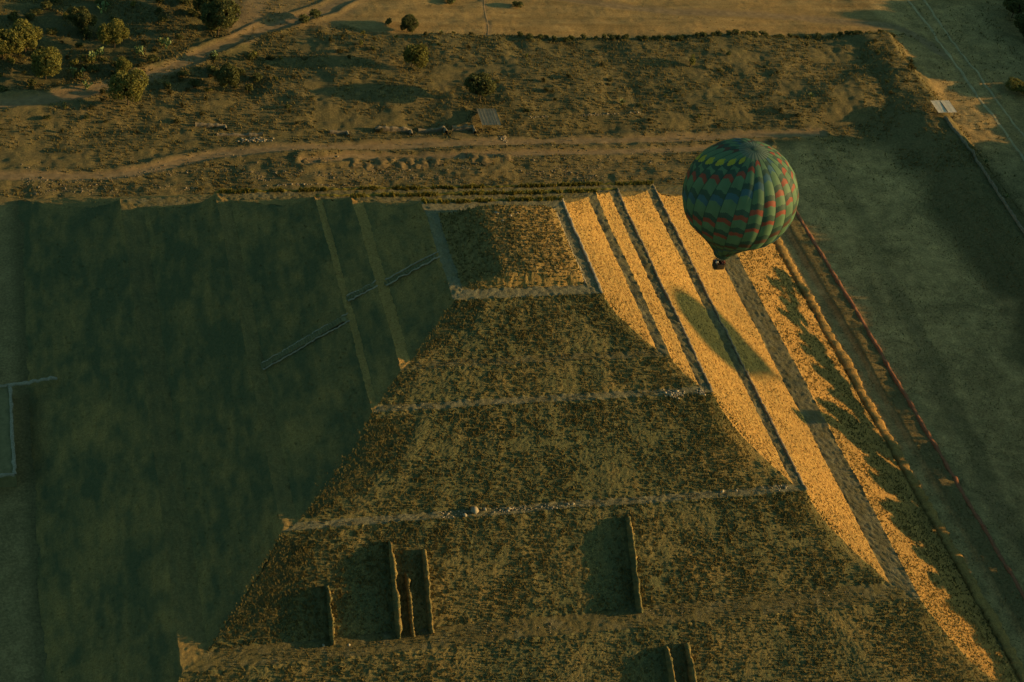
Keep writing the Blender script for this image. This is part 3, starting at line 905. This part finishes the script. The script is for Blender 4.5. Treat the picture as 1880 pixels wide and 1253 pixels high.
# prickly pears
def nopal_mesh(seed):
    rg = random.Random(seed)
    m = MB()
    def pad(base, d, L, az):
        d = d.normalized()
        side = Vector((math.cos(az), math.sin(az), 0))
        side = (side-d*side.dot(d)).normalized()
        nrm = d.cross(side)
        ring = []
        c = base+d*L*.5
        for k in range(8):
            a = 6.283*k/8
            ring.append(c+d*math.cos(a)*L*.52+side*math.sin(a)*L*.36)
        V = ring+[c+nrm*L*.09, c-nrm*L*.09]
        m.add(V, [(k, (k+1) % 8, 8) for k in range(8)]+[((k+1) % 8, k, 9) for k in range(8)])
        return base+d*L
    for s in range(5):
        p = Vector((rg.uniform(-.7, .7), rg.uniform(-.7, .7), -.05))
        fr = [(p, Vector((rg.uniform(-.3, .3), rg.uniform(-.3, .3), 1)))]
        for lev in range(4):
            nf = []
            for (q, d) in fr:
                e = pad(q, d, rg.uniform(.5, .72), rg.uniform(0, 3.14))
                for _ in range(rg.choice((1, 2, 2))):
                    nf.append((e-d.normalized()*.06, d.normalized()+Vector((rg.uniform(-.9, .9), rg.uniform(-.9, .9), rg.uniform(0, .4)))))
            fr = nf[:5]
    return m.mesh('prickly_pear', M['nopal'])
NP = [nopal_mesh(s) for s in (1, 2, 3)]
for i, (x, y, s, lb) in enumerate([
 (-63.7, 173.2, 1.5, 'branching prickly pear cactus right of the yellow green round tree'),
 (-86.6, 167.2, 1.4, 'bright prickly pear cactus right of the far left tree cluster'),
 (-91.8, 158.4, 1.6, 'tall prickly pear cactus beside the large lit tree at far left'),
 (-83.5, 170.2, 1.2, 'prickly pear cactus left of the yellow green round tree'),
 (-71.5, 169.0, 1.3, 'dim prickly pear cactus between the round tree and the branching cactus'),
 (-80.8, 197.0, 1.6, 'prickly pear cactus near the top edge above the round tree'),
 (-105.2, 184.0, 1.3, 'prickly pear cactus behind the far left tree cluster'),
 (-73.5, 157.8, 1.0, 'small bright prickly pear cactus at the bend of the left dirt road'),
 (-48.2, 166.8, 1.1, 'small prickly pear cactus on the verge of the left dirt road'),
 (-89.4, 150.9, 1.2, 'prickly pear cactus by the orange lit bush on the left road verge')]):
    o = bpy.data.objects.new('prickly_pear', NP[i % 3])
    o.location = (x, y, gz1(x, y)); o.rotation_euler = (0, 0, i*1.3); o.scale = (s, s, s)
    link(o); tag(o, lb, 'cactus', 'prickly pear cacti around the left dirt road')
def yucca_mesh(seed):
    rg = random.Random(seed)
    m = MB()
    for k in range(46):
        a, e = rg.uniform(0, 6.28), rg.uniform(.1, 1.4)
        L = rg.uniform(.7, 1.1)
        d = Vector((math.cos(a)*math.cos(e), math.sin(a)*math.cos(e), math.sin(e)))
        sd = Vector((-math.sin(a), math.cos(a), 0))*.07
        b = Vector((0, 0, .35))
        m.add([b-sd, b+sd, b+d*L*.55+sd*1.2, b+d*L, b+d*L*.55-sd*1.2], [(0, 1, 2, 3, 4)])
    m.tube([(0, 0, -.2), (0, 0, .4)], .14, 6)
    return m.mesh('yucca', M['yucca'])
YM = yucca_mesh(3)
for i, (x, y, s, lb) in enumerate([
 (152.3, 140.5, 1.7, 'spiky yucca alone on the embankment between balloon and pale shelter'),
 (82.9, 139.5, 1.6, 'spiky yucca at the end of a shadow right of the grey shelter'),
 (30.5, 182.5, 1.3, 'spiky yucca on the field edge right of the small dark tree'),
 (203.5, 104.5, 1.3, 'small spiky yucca beside the wall on the right embankment'),
 (197.6, 80.0, 1.2, 'small spiky yucca low on the right embankment near the picture edge')]):
    o = bpy.data.objects.new('yucca', YM)
    o.location = (x, y, gz1(x, y)); o.rotation_euler = (0, 0, i*2.1); o.scale = (s, s, s)
    link(o); tag(o, lb, 'plant', 'spiky plants on the embankments')
# the tall trees east of the plaza, beyond the right edge of the picture
def tall_meshes(seed, dome=False):
    # unit trunk (0..1) and unit crown (0..1, about 1 wide), scaled for each tree
    rg = random.Random(seed)
    tr = MB()
    tr.tube([(0, 0, -.03), (.06, .02, .4), (0, 0, .8), (.02, 0, 1)], [.34, .26, .16, .05], 7)
    lobes = []
    for k in range(20):
        zz = .05+.87*k/19+rg.uniform(-.03, .03)
        a = rg.uniform(0, 6.283)
        wmax = .36*(1-.75*max(0, zz-.35)/.65) if not dome else .42
        r_ = wmax*rg.uniform(.2, .9)
        tp = 1.15-.6*zz if not dome else 1.05
        lobes.append((math.cos(a)*r_, math.sin(a)*r_, zz*(.93 if dome else 1), .25*tp, .25*tp, rg.uniform(.09, .15)))
    lobes.append((0, 0, .93, .06, .06, .08))
    V, F = leaf_cloud(lobes, 7000, .055, seed, .25)
    return tr.mesh('trunk', M['bark'], True), npmesh('crown', V, F, M['leaf_dark'])
ET = [tall_meshes(s_) for s_ in (21, 22, 23, 24)]+[tall_meshes(s_, True) for s_ in (31, 32, 33, 34)]
rs = random.Random(9)
TE = math.tan(SUN_EL)
def tall_tree(k, x, y, c0, c1, wd, label, group, sh=0):
    e = empty('tall_tree', (x, y, gz1(x, y)-.05), rs.uniform(0, 6.28))
    tag(e, label, 'tree', group)
    t = link(bpy.data.objects.new('trunk', ET[k % 4+sh][0]), e)
    t.scale = (1, 1, c1*.93)
    c = link(bpy.data.objects.new('crown', ET[k % 4+sh][1]), e)
    c.location = (0, 0, c0)
    c.scale = (wd, wd, c1-c0)
# near belt: high crowned trees; the low sun passes below their crowns and reaches the foot of the pyramid
k = 0
y = -150.0
while y < 34:
    fx = 112+(y+100)*.524 if y > -100 else 112
    x = max(fx+19+rs.uniform(0, 7), 146+rs.uniform(0, 7))
    ye = y+.14*(x-100)
    xb = float(np.interp(ye, [-112, -95, -84, -62, -40, -3, 30, 60], [107, 101, 97, 93, 93, 97.5, 102, 106]))
    zb = 16.5*(112-xb)/27.0
    c1 = zb+(x-xb)*TE+rs.choice((-1.0, 0, 1, 1.5, 2.5, 4.5))+(rs.choice((0, 0, 0, 6, 10)) if -58 < ye < -15 else 0)-(1.5 if ye < -75 else 0)
    c0 = 1.5+(x-112)*TE+rs.uniform(-.4, .7)
    if c1-c0 > 2.5:
        tall_tree(k, x, y, c0, c1, min(11, 7.5+.3*(c1-c0)), 'tall high crowned tree in the near belt east of the plaza', 'near belt of tall trees east of the plaza')
    k += 1
    y += rs.uniform(2.9, 4.6)
# far belt: bushy trees that keep the plaza itself in the shade
y = -150.0
while y < 232:
    fx = 112+(y+100)*.524 if y > -100 else 112
    x = max(fx+(58 if y < 60 else 24)+rs.uniform(0, 14), 196+rs.uniform(0, 12))
    if y < 105:
        c1 = 1.6+(x-123)*TE+rs.uniform(-2.0, 1.0)
    else:
        c1 = (x-float(np.interp(y, [105, 150, 230], [150, 204, 214])))*TE+rs.uniform(-3, 3.5)
        if 100 < y < 152: c1 *= .45
    tall_tree(k, x, y, .3, max(6.0, c1), rs.uniform(10, 13), 'bushy tree in the far belt that shades the plaza from the right', 'far belt of trees east of the plaza', 4)
    k += 1
    y += rs.uniform(2.6, 3.8)

# ------------------------------------------------------------------ walls, shelters, heaps
def ground_wall(name, pts, wid, hei, mt, label, cat, seed, step=.6, group=None):
    P = []
    for a, b in zip(pts[:-1], pts[1:]):
        n = max(2, int(math.hypot(b[0]-a[0], b[1]-a[1])/step))
        for k in range(n):
            t = k/n
            P.append((a[0]+(b[0]-a[0])*t, a[1]+(b[1]-a[1])*t))
    P.append(pts[-1])
    A = np.array(P)
    jit = vnoise(np.arange(len(A))*.4, 0*A[:, 0], 0*A[:, 0], seed)*.12
    A[:, 0] += jit
    z = gz(A[:, 0], A[:, 1])
    C = np.stack([A[:, 0], A[:, 1], z], 1)
    T = np.gradient(A, axis=0); T /= np.linalg.norm(T, axis=1)[:, None]
    N = np.stack([-T[:, 1], T[:, 0], 0*z], 1)
    s = np.arange(len(A))*1.0
    w2 = wid*(.5+.1*vnoise(s*.8, 0*s, 0*s, seed)); hh = hei*(1+.35*vnoise(s*.45, 0*s, 0*s, seed+1))
    prof = [(-1, -.6), (-.95, .75), (-.5, 1), (.5, 1), (.95, .75), (1, -.6)]
    V = np.stack([C+N*(w2*a)[:, None]+np.stack([0*s, 0*s, hh*b], 1) for a, b in prof], 1).reshape(-1, 3)
    o = npobj(name, V, gridfaces(len(A), 6), mt)
    return tag(o, label, cat, group)
ground_wall('low_wall', [(124.2, 104), (124.0, 40), (124.0, -40), (124.2, -118)], 1.2, .85, M['tezontle'], 'long low red stone wall running along the right side of the pyramid', 'wall', 201)
ground_wall('low_wall', [(196.9, 126), (197.0, 101), (195.4, 82), (194.2, 55)], .6, .9, M['stone'], 'low rough stone wall leading down the embankment from the pale shelter', 'wall', 202)
for a_, b_, n_, lb in (((37.5, 132.8, 0), (88, 135, 0), 120, 'thin pale line of stones running right from the grey shelter'), ((-64, 101.5, 0), (-14, 101, 0), 90, 'pale line of stones along the back foot of the pyramid at left')):
    P = line_spots(a_, b_, n_, (.3, .16), 51+n_, 5)
    P[:, 2] = gz(P[:, 0], P[:, 1])
    tag(rubble('stone_row', P, M['pale_stone'], None, .14, .34, 52+n_), lb, 'stones', kind='stuff')
for i, (a, b, lb) in enumerate([
 (((-2.5, 129.5), (9, 129.0), (9, 126.6)), 1.3, 'ruined low wall farthest left of the row beside the grey shelter'),
 (((11.5, 129.3), (20, 129.1), (20, 126.8)), 1.3, 'ruined low wall in the middle of the row beside the grey shelter'),
 (((22.5, 129.2), (29.5, 129.2), (29.5, 126.6)), 1.4, 'ruined low wall directly left of the grey shelter'),
 (((-17, 128.5), (-11.5, 128.2), (-11.3, 126.4)), 1.0, 'short stub of ruined wall left of the excavated walls'),
 (((-49, 129.8), (-49, 132), (-58, 132.5)), 1.1, 'short ruined wall above the white rubble patch at left'),
 (((-38, 127), (-52, 127.6)), .7, 'low ruined wall line just behind the white rubble patch')]):
    ground_wall('ruined_wall', a, .9, b, M['stone'], lb, 'wall', 210+i, .5, 'ruined walls behind the pyramid')
rg = np.random.default_rng(31)
P = np.stack([rg.normal(-40.5, 2.6, 110), rg.normal(124.2, .75, 110), np.zeros(110)], 1); P[:, 2] = gz(P[:, 0], P[:, 1])
tag(rubble('rubble_patch', P, M['pale_stone'], None, .2, .6, 33), 'patch of white stone rubble by the ruined walls at left', 'rubble', kind='stuff')
P = np.stack([rg.normal(38.5, .7, 40), rg.normal(123.8, 1.2, 40), np.zeros(40)], 1); P[:, 2] = gz(P[:, 0], P[:, 1])
tag(rubble('rubble_patch', P, M['pale_stone'], None, .2, .5, 34), 'small heap of pale stone in front of the grey shelter', 'rubble', kind='stuff')
def heap_mesh(seed):
    n = 22
    x, y = np.meshgrid(np.linspace(-1, 1, n), np.linspace(-1, 1, n), indexing='ij')
    r_ = np.hypot(x, y)
    z = .62*(1-sst(.05, .95, r_+.22*fbm(x*2+seed*7, y*2, 0*x, seed, 2)))+.05*fbm(x*5, y*5, 0*x, seed+3, 2)-.08*sst(.7, 1.2, r_)*2
    return npmesh('spoil_heap', np.stack([x.ravel(), y.ravel(), z.ravel()], 1), gridfaces(n, n), M['spoil'], smooth=True)
HM = [heap_mesh(s) for s in (1, 2, 3)]
for i, (x, y, s) in enumerate([(-27.3, 112.6, 1.6), (-22.2, 112.2, 1.6), (-12.2, 111.9, 2.0), (-8.3, 110.4, 2.2), (-3.8, 111.7, 2.2), (-.3, 113.2, 1.9), (2.2, 111.1, 2.1), (5.4, 112.6, 2.2), (6.9, 109.9, 2.0), (9.3, 111.6, 2.2), (12.0, 110.4, 1.9), (14.0, 111.9, 1.8), (26.2, 112.6, 2.2), (29.0, 111.6, 2.0), (36.0, 112.8, 1.9)]):
    o = bpy.data.objects.new('spoil_heap', HM[i % 3])
    o.location = (x, y, gz1(x, y)-.05); o.rotation_euler = (0, 0, i*.9); o.scale = (s*1.35, s*1.15, s*.45)
    link(o)
    tag(o, 'small round heap of dug earth in the row along the near dirt path' if 1 < i < 12 else ('small earth heap left of the close row of heaps' if i <= 1 else 'small earth heap right of the close row of heaps'), 'heap', 'spoil heaps along the path')
# shelters
def shelter(name, x0, x1, y0, y1, h, tilt, nsheet, mt, label, seam=False):
    zb = gz1((x0+x1)/2, (y0+y1)/2)
    e = empty(name, ((x0+x1)/2, (y0+y1)/2, zb))
    tag(e, label, 'shelter')
    W, D = (x1-x0)/2, (y1-y0)/2
    rg_ = random.Random(len(label))
    for sx in (-1, 1):
        for sy in (-1, 0, 1):
            m = MB(); m.tube([(sx*(W-.35), sy*(D-.4), -.6), (sx*(W-.35), sy*(D-.4), h+tilt*sy-.1)], .1, 6)
            m.build('post', M['wood'], e)
    for sy in (-1, 0, 1):
        m = MB(); m.box((0, sy*(D-.4), h+tilt*sy*.93-.14), (W, .07, .09)); m.build('beam', M['wood'], e)
    ws = 2*W/nsheet
    for k in range(nsheet):
        cx = -W+ws*(k+.5)
        n = 13
        xs = np.linspace(-ws*.5-.04, ws*.5+.04, n)
        ys = np.linspace(-D-rg_.uniform(.05, .3), D+rg_.uniform(.05, .25), 5)
        X_, Y_ = np.meshgrid(xs, ys, indexing='ij')
        Z_ = h+tilt*Y_/D+.035*np.cos(X_*2*math.pi/(ws/4))+rg_.uniform(0, .06)+.012*(k % 2)
        top = np.stack([(X_+cx).ravel(), Y_.ravel(), Z_.ravel()], 1)
        bot = top-np.array([0, 0, .02])
        F = np.concatenate([gridfaces(n, 5), gridfaces(n, 5, n*5)[:, ::-1]])
        npobj('roof_sheet', np.concatenate([top, bot]), F, mt, e)
    if seam:
        m = MB(); m.box((0, 0, h+.13), (.12, D+.1, .06)); m.build('ridge_strip', M['wood'], e)
    return e
shelter('shelter', 31.7, 37.9, 127.2, 135.3, 2.6, .25, 6, M['tin'], 'grey sheet roofed open shelter over ruins behind the pyramid')
shelter('shelter', 193.8, 201.0, 126.2, 132.8, 2.4, .12, 4, M['tan_sheet'], 'pale tan roofed open shelter on the right embankment', True)

# ------------------------------------------------------------------ hot air balloons
BC = np.array([6.0, -86.6, 138.0])
BR = 9.72
def fab(name, c, sat=.2):
    m, n, b = mat(name)
    f = noise(n, .6, 3, .5, coords(n))
    setc(n, b, ramp(n, f, [(.3, tuple(v*.82 for v in c)), (.7, tuple(min(1, v*1.12) for v in c))]))
    b.inputs['Roughness'].default_value = .6
    b.inputs['Specular IOR Level'].default_value = .15
    tl = n.nodes.new('ShaderNodeBsdfTranslucent')
    tl.inputs['Color'].default_value = (*tuple(min(1, v*1.8) for v in c), 1)
    ms = n.nodes.new('ShaderNodeMixShader')
    ms.inputs[0].default_value = .3
    n.links.new(b.outputs[0], ms.inputs[1])
    n.links.new(tl.outputs[0], ms.inputs[2])
    n.links.new(ms.outputs[0], n.nodes['Material Output'].inputs['Surface'])
    return m
FAB = [fab('green_fabric', (.12, .215, .12)), fab('dark_green_fabric', (.055, .105, .078)), fab('red_fabric', (.30, .085, .055)),
       fab('blue_fabric', (.06, .14, .18)), fab('yellow_fabric', (.44, .40, .05)), fab('maroon_fabric', (.13, .075, .05)), fab('white_fabric', (.5, .55, .52)), fab('grey_green_fabric', (.15, .20, .155))]
NG = 24
def env_profile():
    """radius and height from the crown down to the mouth"""
    pts = []
    for k in range(0, 61):          # crown to about 35 degrees below the equator
        a = R(90-k*2.05)
        pts.append((BR*math.cos(a), BR*math.sin(a)*(.985 if a > 0 else 1.04)))
    r1, z1 = pts[-1]
    for k in range(1, 26):
        t = k/25
        zz = z1+(-12.5-z1)*t
        rr_ = r1+(1.75-r1)*(t+.10*math.sin(math.pi*t)*(-1)*(-1))
        pts.append((rr_+.35*math.sin(math.pi*t), zz))
    return pts
PROF = []
_pp = env_profile()
for a, b in zip(_pp[:-1], _pp[1:]):
    for t in (0, .5):
        PROF.append((a[0]+(b[0]-a[0])*t, a[1]+(b[1]-a[1])*t))
PROF.append(_pp[-1])
BANDS = [(147, 4, 3.3), (124, 2, 2.7), (99, 3, 3.4), (73, 2, 2.7), (53, 2, 2.2), (28, 5, 3.2), (3, 3, 3.5), (-24, 5, 3.0)]
def pat(lat, g, u):
    """colour of the envelope at latitude lat (degrees), gore g, position u across the gore"""
    lon = -180+(g+.5)*360/NG
    s0 = lat-.55*lon
    zig = (1-abs(2*u-1))*3.6 - 1.8
    if lat > 74:
        return 7
    for wrap in (-198, 0, 198):
        for c, k, hw in BANDS:
            d = s0+wrap-c
            if k == 4:
                on = (wrap == 0 and lon < -135) or (wrap == 198 and lon > 125)
                if on and abs(d) < hw*2*(1-abs(2*u-1)): return 4
                if on and -hw-6 < d < -hw+.5: return 1
                continue
            if abs(d-zig) < hw: return k
            if hw <= d-zig < hw+6.0: return 1
    return 0
def make_balloon(name, loc, label):
    e = empty(name, (loc[0], loc[1], loc[2]-16.2))
    tag(e, label, 'balloon', None)
    ZO = 16.2
    NS = 8
    zr = np.array([p_[1] for p_ in PROF]); rrr = np.array([p_[0] for p_ in PROF])
    for g in range(NG):
        u = np.linspace(0, 1, NS+1)
        lon = R(-180)+(g+u)*2*math.pi/NG
        bul = np.sin(np.pi*u)
        rad = rrr[None, :]*(1+.028*bul[:, None]*np.minimum(1, rrr[None, :]/6.0))
        X_ = rad*np.cos(lon)[:, None]; Y_ = rad*np.sin(lon)[:, None]; Z_ = np.broadcast_to(zr[None, :]+ZO, X_.shape)
        V = np.stack([X_.ravel(), Y_.ravel(), Z_.ravel()], 1)
        F = gridfaces(NS+1, len(PROF))[:, ::-1]
        mi = []
        for iu in range(NS):
            for j in range(len(PROF)-1):
                zc = (zr[j]+zr[j+1])/2; rc = (rrr[j]+rrr[j+1])/2
                lat = math.degrees(math.atan2(zc, rc))
                mi.append(pat(lat, g, (iu+.5)/NS))
        npobj('gore', V, F, FAB, e, smooth=True, midx=mi)
    for g in range(NG):
        lon = R(-180)+g*2*math.pi/NG
        m = MB(); m.tube([((a_+.03)*math.cos(lon), (a_+.03)*math.sin(lon), z_+ZO) for a_, z_ in PROF[2::4]], .035, 4, False)
        m.build('load_tape', FAB[1], e)
    m = MB(); m.lathe([(0.0, BR*.985+ZO+.06), (.35, BR*.985+ZO+.05), (.55, BR*.985+ZO-.02)], 16); m.build('crown_ring', FAB[1], e, True)
    m = MB(); m.lathe([(1.78, ZO-12.4), (1.6, ZO-13.0), (1.5, ZO-13.3)], 20); m.build('skirt', FAB[1], e, True)
    for k in range(12):
        a = 2*math.pi*(k+.5)/12
        m = MB(); m.tube([(1.6*math.cos(a), 1.6*math.sin(a), ZO-12.9), (.62*math.copysign(1, math.cos(a)), .5*math.copysign(1, math.sin(a)), 2.05)], .022, 4)
        m.build('suspension_cable', M['tin'], e)
    m = MB()
    for a, b in (((-.65, -.5), (.65, -.5)), ((.65, -.5), (.65, .5)), ((.65, .5), (-.65, .5)), ((-.65, .5), (-.65, -.5))):
        m.tube([(*a, 2.05), (*b, 2.05)], .045, 6)
    fr = m.build('burner_frame', M['tin'], e)
    for sx in (-.25, .25):
        m = MB(); m.lathe([(.05, 1.8), (.13, 1.85), (.17, 2.1), (.2, 2.45), (.17, 2.45), (.1, 2.1)], 12, sx, 0); m.build('burner', M['tin'], fr, True)
    bk = MB()
    n = 28
    rings = []
    for hx, hy, z in ((1.0, .72, 0.0), (1.05, .76, .06), (1.08, .79, .6), (1.14, .84, 1.12), (1.06, .76, 1.12), (1.0, .7, .12)):
        ring = []
        for k in range(n):
            a = 2*math.pi*k/n
            ca, sa = math.cos(a), math.sin(a)
            ring.append((math.copysign(abs(ca)**.45, ca)*hx, math.copysign(abs(sa)**.45, sa)*hy, z))
        rings.append(ring)
    V = [v for q in rings for v in q]
    F = [(i*n+k, i*n+(k+1) % n, (i+1)*n+(k+1) % n, (i+1)*n+k) for i in range(5) for k in range(n)]
    F += [tuple(range(n-1, -1, -1)), tuple(5*n+k for k in range(n))]
    bk.add(V, F)
    ba = bk.build('basket', M['wicker'], e)
    m = MB()
    ring = [(math.copysign(abs(math.cos(6.2832*k/n))**.45, math.cos(6.2832*k/n))*1.1, math.copysign(abs(math.sin(6.2832*k/n))**.45, math.sin(6.2832*k/n))*.8, 1.13) for k in range(n+1)]
    m.tube(ring, .07, 6, False); m.build('rim', M['leather'], ba, True)
    for sx in (-1, 1):
        for sy in (-1, 1):
            m = MB(); m.tube([(sx*.95, sy*.68, 1.1), (sx*.65, sy*.5, 2.05)], .035, 6); m.build('upright', M['leather'], ba)
    return e
M['wicker'] = simple('wicker', (.045, .032, .018), (.10, .07, .04), 9.0, .8, .6)
M['leather'] = simple('leather', (.05, .04, .03), (.09, .07, .05), 4.0, .6)
balloon = make_balloon('hot_air_balloon', BC, 'green hot air balloon with red, blue and yellow spiral bands floating above the pyramid')
# a second balloon to the east, beyond the right edge, whose shadow lies across the sunlit slopes
SP = np.array([50.0, -6.0, 31.0])
b2 = copy_tree(balloon)
q = SP+np.array(S)*430.0
b2.scale = (1.3, 1.3, 1.3)
b2.location = (q[0], q[1], q[2]-16.2*1.3)
b2.rotation_euler = (0, 0, 1.0)
tag(b2, 'second hot air balloon east of the pyramid, casting the rounded shadow on its sunlit slopes', 'balloon')

# ------------------------------------------------------------------ passengers
M['skin'] = simple('skin', (.30, .17, .11), (.36, .21, .14), 3.0, .6)
M['hair'] = simple('hair', (.015, .012, .01), (.035, .028, .02), 8.0, .7)
M['trousers'] = simple('denim', (.03, .035, .05), (.05, .06, .08), 6.0, .9)
def skin_obj(name, verts, edges, mt, parent):
    me = bpy.data.meshes.new(name)
    me.from_pydata([v[:3] for v in verts], edges, [])
    o = link(bpy.data.objects.new(name, me), parent)
    sk = o.modifiers.new('skin', 'SKIN')
    for i, v in enumerate(verts):
        sv = me.skin_vertices[0].data[i]
        sv.radius = (v[3], v[4] if len(v) > 4 else v[3])
        sv.use_root = (i == 0)
    sb = o.modifiers.new('sub', 'SUBSURF'); sb.levels = 1; sb.render_levels = 1
    me.materials.append(mt)
    return o
def person(loc, rz, shirt, label, armspread=.3):
    e = empty('person', loc, rz)
    tag(e, label, 'person')
    h = 1.0
    V = [(0, 0, .95, .14, .11), (0, 0, 1.2, .15, .11), (0, 0, 1.42, .12, .09), (0, 0, 1.52, .055), (0, -.02, 1.63, .085, .10), (0, -.02, 1.74, .075, .085)]
    E_ = [(0, 1), (1, 2), (2, 3), (3, 4), (4, 5)]
    for sx in (-1, 1):
        o = len(V)
        V += [(sx*.19, 0, 1.40, .055), (sx*(.24+.1*armspread), -.06, 1.14, .045), (sx*.22, -.30, 1.16, .036), (sx*.21, -.37, 1.17, .034)]
        E_ += [(2, o), (o, o+1), (o+1, o+2), (o+2, o+3)]
        for f_ in range(4):
            V.append((sx*(.18+.022*f_), -.45-.01*(f_ in (1, 2)), 1.155, .010)); E_.append((o+3, len(V)-1))
        V.append((sx*.17, -.40, 1.185, .011)); E_.append((o+3, len(V)-1))
        o = len(V)
        V += [(sx*.10, 0, .85, .085), (sx*.11, -.01, .50, .06), (sx*.11, .01, .10, .042), (sx*.11, -.13, .05, .035)]
        E_ += [(0, o), (o, o+1), (o+1, o+2), (o+2, o+3)]
    body = skin_obj('body', V, E_, M['skin'], e)
    sh = [(0, 0, .95, .16, .13), (0, 0, 1.2, .165, .125), (0, 0, 1.42, .135, .10), (0, 0, 1.49, .07)]
    se = [(0, 1), (1, 2), (2, 3)]
    for sx in (-1, 1):
        o = len(sh)
        sh += [(sx*.19, 0, 1.40, .068), (sx*(.24+.1*armspread), -.06, 1.14, .058), (sx*.22, -.28, 1.16, .046)]
        se += [(2, o), (o, o+1), (o+1, o+2)]
    skin_obj('jacket', sh, se, shirt, e)
    tr = [(0, 0, .93, .15, .12)]
    te = []
    for sx in (-1, 1):
        o = len(tr)
        tr += [(sx*.10, 0, .84, .097), (sx*.11, -.01, .50, .073), (sx*.11, .01, .12, .058)]
        te += [(0, o), (o, o+1), (o+1, o+2)]
    skin_obj('trousers', tr, te, M['trousers'], e)
    m = MB()
    m.lathe([(0.0, 1.86), (.06, 1.85), (.10, 1.80), (.112, 1.73), (.108, 1.66), (.09, 1.62)], 12, 0, .012); m.build('hair', M['hair'], e, True)
    m = MB()
    for sx in (-1, 1):
        m.box((sx*.034, -.118, 1.685), (.012, .006, .007))
    m.build('eyes', M['hair'], body)
    m = MB(); m.box((0, -.128, 1.655), (.011, .018, .018)); m.box((0, -.112, 1.612), (.022, .005, .005)); m.build('nose_and_mouth', M['skin'], body)
    m = MB()
    for sx in (-1, 1):
        m.box((sx*.094, 0, 1.665), (.010, .016, .026))
    m.build('ears', M['skin'], body)
bz = BC[2]-16.2+.13
JK = [simple('jacket_white', (.45, .43, .4), (.55, .53, .5)), simple('jacket_red', (.28, .05, .04), (.34, .07, .05)), simple('jacket_blue', (.05, .09, .18), (.07, .12, .22)), simple('jacket_dark', (.03, .03, .03), (.05, .05, .05))]
for (x, y, rz, j, lb) in ((-.62, -.22, 0.2, 0, 'passenger in a white jacket leaning on the near side of the basket'), (.62, -.22, -.3, 1, 'passenger in a red jacket at the right near corner of the basket'),
                          (-.60, .22, 3.0, 2, 'passenger in a blue jacket looking out from the far side of the basket'), (.55, .24, 3.4, 3, 'pilot in a dark jacket on the far right side of the basket')):
    person((BC[0]+x, BC[1]+y, bz), rz, JK[j], lb)
